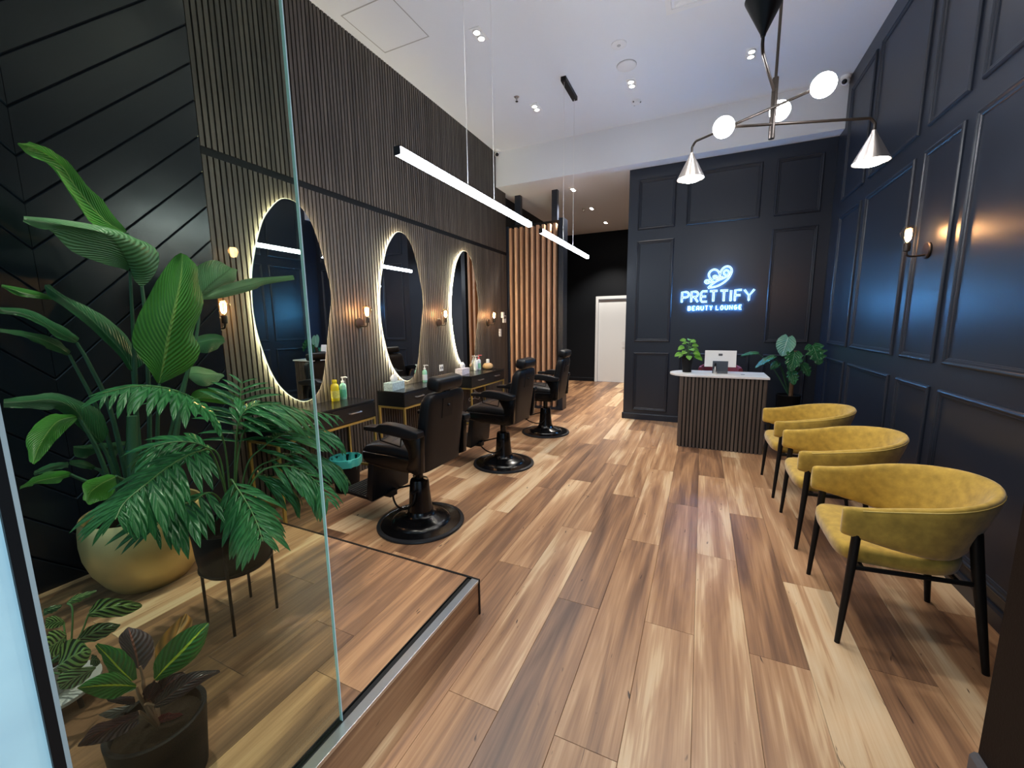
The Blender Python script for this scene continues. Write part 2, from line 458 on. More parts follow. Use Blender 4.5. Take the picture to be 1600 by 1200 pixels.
# floor: base slab and single boards
fl = struct('floor', MB().box(-3.4, 1.75, -0.6, 10.45, -0.08, -0.012), M['floor_base'], 'spotted gum board floor running to the back of the salon', 'floor')
PW, PLEN = 0.2295, 1.51
pm = MB().plank(PW - 0.0012, PLEN - 0.0012, -0.012, 0.0, 0.0010).mesh('plank')
pm.materials.append(M['floor'])
offs = {0: 2.143, 1: 1.226, 2: 1.96, 3: 1.23, 4: 1.965, 5: 1.23, 6: 1.95}
for c in range(-10, 12):
    x = -1.107 + PW * (c + 0.5)
    if x > 1.75 or x < -3.35: continue
    y0 = offs.get(c, 1.2 + random.random() * 1.5) - PLEN * 2
    while y0 < 10.4:
        a, b = max(y0, -0.6), min(y0 + PLEN, 10.4)
        inside = x < -1.1 and b < 1.7          # under the display platform
        if b - a > 0.05 and not inside:
            if b - a > PLEN - 0.01:
                put('plank', pm, None, fl, loc=(x, (a + b) / 2, 0))
            else:
                me = MB().plank(PW - 0.0012, b - a - 0.0012, -0.012, 0.0, 0.0010).mesh('plank')
                put('plank', me, M['floor'], fl, loc=(x, (a + b) / 2, 0))
        y0 += PLEN

# raised display platform by the shopfront
pf = MB().box(XN + 0.0, XP - 0.014, 0.2376, YP - 0.004, 0.0, ZP - 0.012)
pf = struct('floor_platform', pf, M['floor_base'], 'raised board-covered display platform behind the glass pane', 'platform')
xe = -1.046
xs = [xe - PW * k for k in range(9)]
for k in range(9):
    x1 = xs[k]; x0 = max(x1 - PW, XN)
    if x1 - x0 < 0.02: continue
    cut = [0.2376, [0.93, 1.12, 0.80, 1.30, 1.02, 0.7, 1.21, 0.9, 1.1][k], YP - 0.012]
    for a, b in zip(cut[:-1], cut[1:]):
        me = MB().plank(x1 - x0 - 0.0012, b - a - 0.0012, -0.012, 0.0, 0.001).mesh('plank')
        put('plank', me, M['floor'], pf, loc=((x0 + x1) / 2, (a + b) / 2, ZP))
rb = MB()
me = MB().plank(ZP - 0.012, 1.43, -0.014, 0.0, 0.001).mesh('riser_board')
o = put('riser_board', me, M['floor'], pf)
o.matrix_world = Matrix(((0, 0, 1, XP - 0.001), (0, 1, 0, 0.953), (-1, 0, 0, (ZP - 0.010) / 2), (0, 0, 0, 1)))
MB().box(-1.046, -1.018, 0.2376, YP - 0.012, ZP - 0.012, ZP - 0.006).build('channel', M['felt'], pf)
MB().box(-1.046, -1.042, 0.2376, YP - 0.012, ZP - 0.012, ZP + 0.002).build('channel_lip', M['black_metal'], pf)
MB().box(-1.018, XP + 0.002, 0.2376, YP - 0.012, ZP - 0.014, ZP + 0.001).build('edge_strip', M['steel'], pf, bevel=0.0012)
MB().box(XN, -1.018, YP - 0.012, YP, ZP - 0.03, ZP + 0.002).build('edge_trim', M['black_metal'], pf)
MB().box(-1.018, XP + 0.004, YP - 0.012, YP, 0.0, ZP + 0.001).build('edge_trim', M['black_metal'], pf)

# left wall, rear part: vertical slats on black felt with a dark band at door-head height
SEND = 6.60
wl = struct('wall_left', MB().box(-3.40, -3.160, YP, SEND, 0.0, 4.25), M['felt'], 'smoked timber slat wall behind the three mirrors', 'wall')
ZS0, ZS1 = 2.668, 2.722
def slat_mesh(h, name='slat', wd=0.0275, dp=0.0160):
    me = MB().box(-0.0005, dp, -wd / 2, wd / 2, 0, h).mesh(name)
    return me
s_lo = slat_mesh(ZS0); s_hi = slat_mesh(ZC - ZS1); s_hi2 = slat_mesh(ZB - ZS1)
for me in (s_lo, s_hi, s_hi2): me.materials.append(M['slat'])
y = YP + 0.022
while y < SEND - 0.01:
    put('slat', s_lo, None, wl, loc=(-3.160, y, 0))
    put('slat', s_hi if y < YB - 0.01 else s_hi2, None, wl, loc=(-3.160, y, ZS1))
    y += 0.0396
MB().box(-3.158, -3.150, YP, SEND, ZS0, ZS1).build('band', M['black_paint'], wl)

# left wall, front part: navy boards laid as a chevron
wf = struct('wall_left_front', MB().box(-3.40, XN - 0.014, 0.2376, YP, 0.0, 4.25), M['felt'], 'navy chevron board wall behind the big plants', 'wall')
def clip(poly, nx, nz, c):
    """keep nx*y + nz*z <= c"""
    out = []
    for i in range(len(poly)):
        p, q = poly[i], poly[(i + 1) % len(poly)]
        dp, dq = nx * p[0] + nz * p[1] - c, nx * q[0] + nz * q[1] - c
        if dp <= 0: out.append(p)
        if dp * dq < 0:
            t = dp / (dp - dq)
            out.append((p[0] + (q[0] - p[0]) * t, p[1] + (q[1] - p[1]) * t))
    return out
PITCH = 0.2092
def strip(y0, y1, z0, z1, sgn, lo, hi):
    P = [(y0, z0), (y1, z0), (y1, z1), (y0, z1)]
    P = clip(P, -sgn, 1, hi)
    return clip(P, sgn, -1, -lo) if P else P
AP = 0.87
for side in (1, -1):
    for k in range(-30, 12):
        c = 3.3153 - YP + PITCH * k
        if side == -1: c += 2 * AP
        y0, y1 = (AP + 0.0003, YP - 0.001) if side == 1 else (0.2376, AP - 0.0003)
        g, ch = 0.0010, 0.0075
        A = strip(y0, y1, ZP, ZC, side, c + g, c + PITCH - g)
        B = strip(y0 + ch * .1, y1 - ch * .1, ZP, ZC, side, c + g + ch, c + PITCH - g - ch)
        if len(A) < 3 or len(B) != len(A): continue
        m = MB().loft([[(XN - 0.015, p[0], p[1]) for p in A], [(XN - 0.0055, p[0], p[1]) for p in A], [(XN, p[0], p[1]) for p in B]])
        m.build('board', M['navy_board'], wf)

# panelled right wall and back wall
def moulding(parent, plane, h, a0, a1, b0, b1, sgn):
    """mitred picture-frame moulding; plane 'x': at x=h, a=y b=z ; 'y': at y=h, a=x b=z"""
    prof = [(0, 0), (0, .010), (.005, .017), (.013, .020), (.020, .017), (.024, .011), (.034, .011), (.040, .006), (.044, .006), (.046, 0)]
    rings = []
    for d, e in prof:
        r = []
        for a, b in ((a0 + d, b0 + d), (a1 - d, b0 + d), (a1 - d, b1 - d), (a0 + d, b1 - d)):
            r.append((h + sgn * e, a, b) if plane == 'x' else (a, h + sgn * e, b))
        rings.append(r)
    return MB().loft(rings, False, False).build('panel_moulding', M['navy'], parent)

wr = struct('wall_right', MB().box(XR, XR + 0.15, YP - 0.4, YW + 0.1, 0, 4.25), M['navy'], 'navy panelled wall behind the row of yellow armchairs', 'wall')
for a0, a1 in ((5.34, 6.05), (4.19, 5.21), (3.545, 4.045), (2.41, 3.425), (1.80, 2.29)):
    moulding(wr, 'x', XR, a0, a1, 2.835, 4.03, -1)
    moulding(wr, 'x', XR, a0, a1, 1.215, 2.675, -1)
    moulding(wr, 'x', XR, a0, a1, 0.16, 1.06, -1)
wb = struct('wall_back', MB().box(XC, XR + 0.15, YW, YW + 0.13, 0, ZB), M['navy'], 'navy panelled wall carrying the lit sign behind the desk', 'wall')
MB().box(XC, XC + 0.13, YW + 0.13, YR, 0, ZB).build('return_wall', M['navy'], wb)
for a0, a1 in ((-0.935, -0.425), (-0.281, 0.61), (0.765, 1.26)):
    moulding(wb, 'y', YW, a0, a1, 2.838, 3.53, -1)
    moulding(wb, 'y', YW, a0, a1, 0.146, 1.047, -1)
for a0, a1 in ((-0.935, -0.425), (0.765, 1.26)):
    moulding(wb, 'y', YW, a0, a1, 1.207, 2.681, -1)
def skirt(name, pts, h, label):
    """skirting with a chamfered top along a wall; pts = profile placer"""
    return struct(name, pts, M['navy'], label, 'skirting')
prof = [(0, 0), (0.016, 0), (0.016, 0.082), (0.010, 0.096), (0, 0.096)]
m = MB().loft([[(XR - d, YP + 0.003, z) for d, z in prof], [(XR - d, YW, z) for d, z in prof]])
struct('baseboard_right', m, M['navy'], 'navy skirting along the wall behind the armchairs', 'skirting')
m = MB().loft([[(XC - 0.016, YW - d, z) for d, z in prof], [(XR - 0.017, YW - d, z) for d, z in prof]])
m.loft([[(XC - d, YW - 0.016, z) for d, z in prof], [(XC - d, YR, z) for d, z in prof]])
struct('baseboard_back', m, M['navy'], 'navy skirting under the sign wall', 'skirting')

# rear corridor
struct('wall_left_rear', MB().box(-3.40, -3.25, SEND, YR + 0.1, 0, ZB), M['black_paint'], 'dark corridor side wall behind the timber screen', 'wall')
struct('wall_rear', MB().box(-3.25, -2.455, YR, YR + 0.1, 0, ZB).box(-1.53, XC, YR, YR + 0.1, 0, ZB).box(-2.455, -1.53, YR, YR + 0.1, 2.149, ZB), M['black_paint'], 'black corridor end wall around the white door', 'wall')
m = MB().loft([[(-3.25, YR - d, z) for d, z in prof], [(-2.458, YR - d, z) for d, z in prof]])
struct('baseboard_rear', m, M['black_paint'], 'black skirting left of the white door', 'skirting')
dr = struct('door_1', MB().box(-2.385, -1.60, YR + 0.03, YR + 0.07, 0.006, 2.075), M['white_gloss'], 'white flush door at the end of the dark corridor', 'door', bevel=0.002)
MB().box(-2.455, -2.39, YR - 0.018, YR + 0.09, 0, 2.149).box(-1.595, -1.53, YR - 0.018, YR + 0.09, 0, 2.149).box(-2.39, -1.595, YR - 0.018, YR + 0.09, 2.08, 2.149).build('door_frame', M['white_gloss'], dr, bevel=0.003)
h = MB().lathe([(0.025, 0), (0.025, 0.008)], 16, (-1.67, YR + 0.022, 1.03), axis='y')
h.tube([(-1.67, YR + 0.022, 1.03), (-1.67, YR - 0.02, 1.03), (-1.70, YR - 0.028, 1.03), (-1.79, YR - 0.028, 1.03)], 0.009, 8)
h.build('door_handle', M['steel'], dr, True)
MB().lathe([(0.024, 0), (0.024, 0.01)], 16, (-1.67, YR + 0.02, 0.92), axis='y').build('door_lock', M['steel'], dr, True)

# ceilings
cl = struct('ceiling', MB().box(-3.4, XR + 0.15, -0.05, YB, ZC, ZC + 0.1), M['white'], 'high white ceiling over the salon', 'ceiling')
g = MB()
hx0, hx1, hy0, hy1, gw = -3.045, -2.50, 3.04, 3.60, 0.010
for a, b, c, d in ((hx0, hx1, hy0, hy0 + gw), (hx0, hx1, hy1 - gw, hy1), (hx0, hx0 + gw, hy0, hy1), (hx1 - gw, hx1, hy0, hy1)):
    g.box(a, b, c, d, ZC - 0.0015, ZC + 0.001)
g.build('access_hatch', M['groove'], cl)
struct('bulkhead', MB().box(-3.4, XR + 0.15, YB, YR + 0.1, ZB, ZC + 0.1), M['white'], 'white ceiling drop above the sign wall and corridor', 'bulkhead')

# shopfront: glazed pane on the platform edge, frame, jamb walls, pavement
wn = struct('window_1', MB().box(-1.038, -1.028, 0.2376, 0.827, ZP - 0.006, ZC - 0.02), M['glass'], 'tall green-tinted frameless glass pane in front of the plants', 'window')
MB().box(-1.0385, -1.0275, 0.8272, 0.8300, ZP - 0.006, ZC - 0.02).build('glass_edge', M['glass_edge'], wn)
MB().box(-1.040, -1.026, 0.231, 0.2375, 0.0, ZC).build('sealant', M['sealant'], wn)
MB().box(-1.085, -1.026, 0.216, 0.231, 0.0, ZC).build('mullion', M['black_metal'], wn)
struct('wall_front', MB().box(-1.9, -1.034, -0.60, 0.2158, 0, ZC), M['render'], 'pale blue rendered pier outside beside the glass', 'wall')
pr = struct('wall_front_right', MB().box(0.895, XR + 0.3, 0.45, YP, 0, ZC), M['brown'], 'dark brown entry jamb nearest the camera', 'wall')
prof2 = [(0, 0), (0.02, 0), (0.02, 0.07), (0.010, 0.085), (0, 0.085)]
m = MB().loft([[(0.895 - d, 0.45, z) for d, z in prof2], [(0.895 - d, YP, z) for d, z in prof2]])
struct('baseboard_front', m, M['grey_trim'], 'grey skirting on the brown entry jamb', 'skirting')
struct('pavement', MB().box(-6, 6, -6, -0.6, -0.10, -0.012), M['pavement'], 'pale pavement outside the shop entrance', 'pavement')

# ------------------------------------------------------------------ timber screen before the corridor
ts = thing('timber_screen', 'tall screen of warm timber battens between dark posts', 'screen', (-2.65, 6.70, 0))
bm_ = MB().box(-0.0225, 0.0225, -0.055, 0.055, 0.05, 3.13).mesh('batten', bevel=0.002)
bm_.materials.append(M['timber'])
for k in range(9):
    put('batten', bm_, None, ts, loc=(-3.093 + 0.1005 * k + 2.65, 0, 0))
MB().box(-3.24, -3.125, 6.64, 6.76, 0, 3.16).build('post', M['navy'], ts, bevel=0.003)
MB().box(-3.06, -2.955, 6.775, 6.86, 0, ZB).build('post', M['navy'], ts, bevel=0.003)
MB().box(-2.385, -2.285, 6.775, 6.86, 0, ZB).build('post', M['navy'], ts, bevel=0.003)
MB().box(-2.215, -2.13, 6.64, 6.86, 0, 3.20).build('post', M['navy'], ts, bevel=0.003)
MB().box(-3.125, -2.215, 6.765, 6.775, 0.0, 3.20).build('gap_shade_sheet', M['felt'], ts)  # added black sheet for the darkness between battens; a room lies behind
MB().box(-3.125, -2.215, 6.645, 6.765, 0.0, 0.05).build('bottom_rail', M['navy'], ts)

# ------------------------------------------------------------------ backlit mirrors
MIR = [(2.38, 2.525), (2.31, 2.48), (2.235, 2.395), (2.18, 2.31), (2.128, 2.18), (2.09, 2.06), (2.055, 1.92), (2.038, 1.77), (2.032, 1.61), (2.048, 1.45), (2.08, 1.30), (2.12, 1.16), (2.175, 1.04), (2.25, 0.945), (2.33, 0.88), (2.41, 0.85), (2.49, 0.865), (2.56, 0.925), (2.61, 1.02), (2.645, 1.15), (2.675, 1.30), (2.712, 1.47), (2.752, 1.65), (2.772, 1.77), (2.765, 1.89), (2.73, 2.05), (2.69, 2.20), (2.645, 2.33), (2.60, 2.42), (2.54, 2.485), (2.47, 2.525)]
MC = (2.405, 1.69)
mp = [(p.x, p.y) for p in crv([(a - MC[0], b - MC[1], 0) for a, b in MIR], 96, True)]
def inset(poly, d):
    out = []
    n = len(poly)
    for i in range(n):
        a, b = Vector(poly[i - 1]), Vector(poly[(i + 1) % n])
        t = (b - a).normalized()
        nrm = Vector((t.y, -t.x))
        p = Vector(poly[i])
        if (p + nrm * 0.01).length < p.length: nrm = -nrm
        out.append(tuple(p - nrm * d))
    return out
def yz(poly, x): return [(x, a, b) for a, b in poly]
mirror0 = thing('wall_mirror', 'tall wavy backlit mirror seen partly through the glass pane', 'mirror', (0, 0, 0), 'backlit wavy mirrors')
MB().loft([yz(mp, 0.0368), yz(mp, 0.0405), yz(inset(mp, 0.002), 0.042)]).build('mirror_glass', M['mirror'], mirror0)
op = inset(mp, -0.0035)
MB().loft([yz(mp, 0.0325), yz(op, 0.0325), yz(op, 0.0365), yz(mp, 0.0365)], False, False).build('acrylic_rim', M['mirror_rim'], mirror0)
ip = inset(mp, 0.026)
MB().loft([yz(ip, 0.018), yz(ip, 0.034)], False, False).build('backlight', M['mirror_led'], mirror0)
MB().loft([yz(inset(mp, 0.030), 0.0165), yz(inset(mp, 0.030), 0.0355)]).build('backing_board', M['white_plastic'], mirror0)
mirror0.location = (XL - 0.0160, MC[0], MC[1])
for k, lb in ((1, 'tall wavy backlit mirror above the middle vanity counter'), (2, 'tall wavy backlit mirror nearest the timber screen')):
    c = copy_tree(mirror0); c['label'] = lb
    c.location = (XL - 0.0160, MC[0] + 1.3705 * k, MC[1])

# ------------------------------------------------------------------ vanity counters
def handle(parent, x, y, z):
    m = MB().tube([(x, y - .065, z), (x + .022, y - .06, z), (x + .024, y - .04, z), (x + .024, y + .04, z), (x + .022, y + .06, z), (x, y + .065, z)], 0.005, 8)
    return m.build('handle', M['nickel'], parent, True)
def vanity(y0, label):
    y1 = y0 + 1.0
    xb, xf = XL + 0.001, -2.786
    t = thing('vanity_counter', label, 'counter', ((xb + xf) / 2, (y0 + y1) / 2, 0), 'vanity counters along the slat wall')
    MB().box(xb, xf, y0, y1, 0.790, 0.805).build('counter_top', M['counter'], t, bevel=0.0015)
    MB().box(xb, xf - 0.014, y0 + 0.003, y1 - 0.003, 0.644, 0.790).build('body', M['black_paint'], t)
    for a, b in ((y0 + 0.004, (y0 + y1) / 2 - 0.002), ((y0 + y1) / 2 + 0.002, y1 - 0.004)):
        d = MB().box(xf - 0.014, xf + 0.002, a, b, 0.650, 0.786).build('drawer', M['counter'], t, bevel=0.0015)
        handle(d, xf + 0.002, (a + b) / 2, 0.730)
    f = MB()
    q = 0.010
    zf = 0.632
    A, B = xb + q, xf - q
    for x in (A, B): f.box(x - q, x + q, y0, y1, zf - q, zf + q)
    for yy in (y0 + q, y1 - q): f.box(A + q, B - q, yy - q, yy + q, zf - q, zf + q)
    for yy in (y0 + q, y1 - q): f.box(A + q, B - q, yy - q, yy + q, 0.150 - q, 0.150 + q)
    f.build('frame', M['gold'], t)
    for x in (A, B):
        for yy in (y0 + q, y1 - q):
            MB().box(x - q, x + q, yy - q, yy + q, 0, zf - q).build('leg', M['gold'], t)
    return t
vanity(1.89, 'black vanity counter on gold frame half hidden by the palm')
vanity(3.31, 'black vanity counter with blue tissue box, middle of the three')
vanity(4.69, 'black vanity counter with round apricot diffuser on top')

ZT = 0.805
def pump_bottle(name, label, x, y, body, lab, h=0.155, r=0.03, pump='white_plastic'):
    t = thing(name, label, 'bottle', (x, y, ZT), 'bottles on the vanity counters')
    MB().lathe([(r * .9, 0), (r, 0.006), (r, h * .82), (r * .85, h * .93), (r * .4, h), (r * .4, h + .004)], 20, (x, y, ZT)).build('body', M[body], t, True)
    MB().lathe([(r * 1.012, h * .15), (r * 1.012, h * .62)], 20, (x, y, ZT), False, False).build('label_band', M[lab], t, True)
    m = MB().lathe([(r * .5, h + .004), (r * .5, h + .022), (r * .2, h + .024), (r * .2, h + .048), (r * .42, h + .049), (r * .42, h + .060)], 14, (x, y, ZT))
    m.tube([(x, y, ZT + h + .056), (x + .03, y + .02, ZT + h + .056), (x + .036, y + .025, ZT + h + .048)], 0.0055, 8)
    m.build('pump', M[pump], t, True)
    return t
pump_bottle('pump_bottle', 'green gel pump bottle beside the yellow shampoo', -3.085, 2.80, 'mint', 'label_green')
pump_bottle('pump_bottle', 'green gel pump bottle on the middle counter', -3.06, 4.04, 'mint', 'clear_white', 0.15)
pump_bottle('pump_bottle', 'frosted bottle with red and white pump near the diffuser', -3.10, 5.36, 'clear_white', 'clear_white', 0.16, 0.032)
pump_bottle('pump_bottle', 'frosted bottle with red pump beside the diffuser', -3.09, 5.44, 'clear_white', 'mint', 0.165, 0.030, 'red_cap')
t = thing('shampoo_bottle', 'yellow shampoo bottle on the counter behind the palm', 'bottle', (-3.08, 2.70, ZT), 'bottles on the vanity counters')
MB().lathe([(.033, 0), (.037, .006), (.037, .06), (.035, .10), (.036, .135), (.03, .155), (.016, .168)], 20, (-3.08, 2.70, ZT)).build('body', M['yellow'], t, True)
MB().lathe([(.020, .168), (.022, .172), (.022, .195), (.018, .20)], 16, (-3.08, 2.70, ZT)).build('cap', M['yellow'], t, True)
MB().lathe([(.0375, .03), (.0376, .10)], 20, (-3.08, 2.70, ZT), False, False).build('label_band', mat('shampoo_label', (.72, .62, .12), .5, noise=.5, nscale=50), t, True)

def tissue_box(x, y, rz, card, label):
    t = thing('tissue_box', label, 'tissue box', (x, y, ZT), 'tissue boxes on the counters')
    R_ = Matrix.Translation((x, y, ZT)) @ Matrix.Rotation(rz, 4, 'Z')
    MB().box(-.055, .055, -.115, .115, 0, .085, R_).build('box', M[card], t, bevel=.002)
    m = MB()
    rings = []
    for k in range(6):
        f = k / 5
        ring = []
        for i in range(14):
            a = 2 * PI * i / 14
            rr = (.030 + .018 * math.sin(PI * f)) * (1 - .55 * f ** 3) * (1 + .28 * math.sin(3 * a + 2 * f) + .15 * math.sin(5 * a))
            ring.append(R_ @ Vector((rr * .55 * math.cos(a) + .012 * f, rr * math.sin(a) - .015 * f, .083 + .082 * f + .012 * math.sin(2 * a + 1) * f)))
        rings.append(ring)
    m.loft(rings).build('tissue', M['paper'], t, True, auto=80)
tissue_box(-3.02, 3.44, 0.12, 'tissue_blue', 'tissue box in blue patterned card on the middle counter')
tissue_box(-3.03, 4.86, 0.10, 'tissue_pink', 'tissue box in pink and violet patterned card')

t = thing('aroma_diffuser', 'round apricot aroma diffuser with white top', 'diffuser', (-3.0, 5.56, ZT))
MB().lathe([(.03, 0), (.06, .008), (.078, .03), (.082, .05), (.075, .072), (.055, .09), (.03, .097)], 24, (-3.0, 5.56, ZT)).build('body', M['apricot'], t, True)
MB().lathe([(.026, .095), (.026, .15), (.022, .155), (.010, .156)], 18, (-3.0, 5.56, ZT)).build('nozzle', M['white_plastic'], t, True)

t = thing('power_outlet', 'white double power outlet on the slat wall', 'outlet', (XL, 4.51, .928))
MB().box(XL, XL + .009, 4.468, 4.552, .886, .970).build('plate', M['white_plastic'], t, bevel=.002)
for yy in (4.49, 4.53):
    MB().box(XL + .009, XL + .0105, yy - .011, yy + .011, .912, .944).build('socket', M['grey_trim'], t)
t = thing('light_switch', 'white three-gang light switch near the timber screen', 'switch', (XL, 6.29, 1.35))
MB().box(XL, XL + .009, 6.25, 6.33, 1.285, 1.415).build('plate', M['white_plastic'], t, bevel=.002)
for zz in (1.315, 1.35, 1.385):
    MB().box(XL + .009, XL + .013, 6.278, 6.302, zz - .011, zz + .011).build('rocker', M['paper'], t)
t = thing('intercom', 'white intercom handset above the light switch', 'intercom', (XL, 6.40, 1.60))
MB().box(XL, XL + .02, 6.39, 6.50, 1.52, 1.645).build('base', M['white_plastic'], t, bevel=.004)
MB().box(XL + .02, XL + .022, 6.41, 6.48, 1.59, 1.63).build('screen', M['dark_lens'], t)
MB().box(XL + .001, XL + .045, 6.33, 6.385, 1.60, 1.70).build('handset', M['white_plastic'], t, bevel=.008)

t = thing('waste_bin', 'black waste bin with teal liner beside the first counter', 'bin', (-2.90, 2.60, 0))
MB().lathe([(.10, 0), (.102, .004), (.128, .29), (.132, .30), (.126, .30), (.10, .02)], 24, (-2.90, 2.60, 0)).build('body', M['black_pot'], t, True)
rings = []
for r, z, am in ((.136, .245, .004), (.141, .285, .003), (.140, .315, .002), (.128, .318, .004), (.115, .27, .012), (.095, .20, .02), (.02, .17, .0)):
    rings.append([((r + am * math.sin(9 * a) + am * .6 * math.sin(14 * a + 1)) * math.cos(a) - 2.90, (r + am * math.sin(9 * a)) * math.sin(a) + 2.60, z) for a in [2 * PI * k / 60 for k in range(60)]])
MB().loft(rings, False, True).build('liner', M['teal'], t, True, auto=70)

cab = MB().tube(crv([(-3.11, 5.30, .615), (-3.10, 5.31, .50), (-3.09, 5.30, .42), (-3.05, 5.20, .40), (-3.04, 5.05, .43), (-3.06, 5.08, .38), (-3.08, 5.26, .39), (-3.07, 5.38, .36), (-3.09, 5.40, .44), (-3.12, 5.33, .50)], 60), .004, 6).build('power_cable', M['white_plastic'], None, True)
tag(cab, 'white cable looped under the counter nearest the timber screen', 'cable')

# ------------------------------------------------------------------ wall sconces
def sconce():
    t = thing('wall_sconce', '', 'wall lamp', (0, 0, 0), 'globe bulb wall sconces')
    MB().lathe([(.056, 0), (.056, .010), (.050, .016), (.001, .017)], 28, (0, 0, 0), axis='x').build('backplate', M['bronze'], t, True)
    MB().tube(crv([(.012, 0, -.030), (.06, 0, -.034), (.098, 0, -.032), (.112, 0, -.02), (.115, 0, .004)], 14), .0065, 10).build('arm', M['bronze'], t, True)
    MB().lathe([(.010, .0), (.019, .004), (.020, .05), (.017, .056), (.013, .056)], 18, (.115, 0, 0)).build('socket', M['bronze'], t, True)
    MB().lathe([(.012, .054), (.013, .066), (.026, .082), (.041, .105), (.046, .128), (.040, .155), (.024, .170), (.001, .175)], 20, (.115, 0, 0)).build('bulb', M['bulb_glass'], t, True, auto=80)
    f = MB()
    for k in range(6):
        a = 2 * PI * k / 6
        f.tube([(.115 + .007 * math.cos(a), .007 * math.sin(a), .072), (.115 + .016 * math.cos(a), .016 * math.sin(a), .090), (.115 + .016 * math.cos(a), .016 * math.sin(a), .138), (.115 + .010 * math.cos(a), .010 * math.sin(a), .146)], .0024, 6)
    f.build('filament', M['filament'], t)
    return t
def sconce_light(p, w=SCONCE_W):
    l = bpy.data.lights.new('sconce_glow', 'POINT'); l.energy = w; l.color = (1, .50, .22); l.shadow_soft_size = .03
    o = bpy.data.objects.new('sconce_glow', l); COL.objects.link(o); o.location = p
sc0 = sconce()
sp = [((XL - .0005, 1.765, 1.525), 0, 'bronze sconce with globe bulb between the big leaves and first mirror'),
      ((XL - .0005, 3.115, 1.525), 0, 'bronze sconce with globe bulb between the first and middle mirrors'),
      ((XL - .0005, 4.49, 1.525), 0, 'bronze sconce with globe bulb between the middle and far mirrors'),
      ((XL - .0005, 5.86, 1.525), 0, 'bronze sconce with globe bulb left of the intercom'),
      ((XR, 3.83, 1.965), PI, 'bronze sconce with globe bulb alone on the panelled wall'),
      ((XR, 2.06, 1.965), PI, 'bronze sconce on the panelled wall hidden behind the brown jamb')]
for k, (p, rz, lb) in enumerate(sp):
    o = sc0 if k == 0 else copy_tree(sc0)
    o['label'] = lb; o.location = p; o.rotation_euler = (0, 0, rz)
    sx = 1 if rz == 0 else -1
    sconce_light((p[0] + sx * .115, p[1], p[2] + .115))

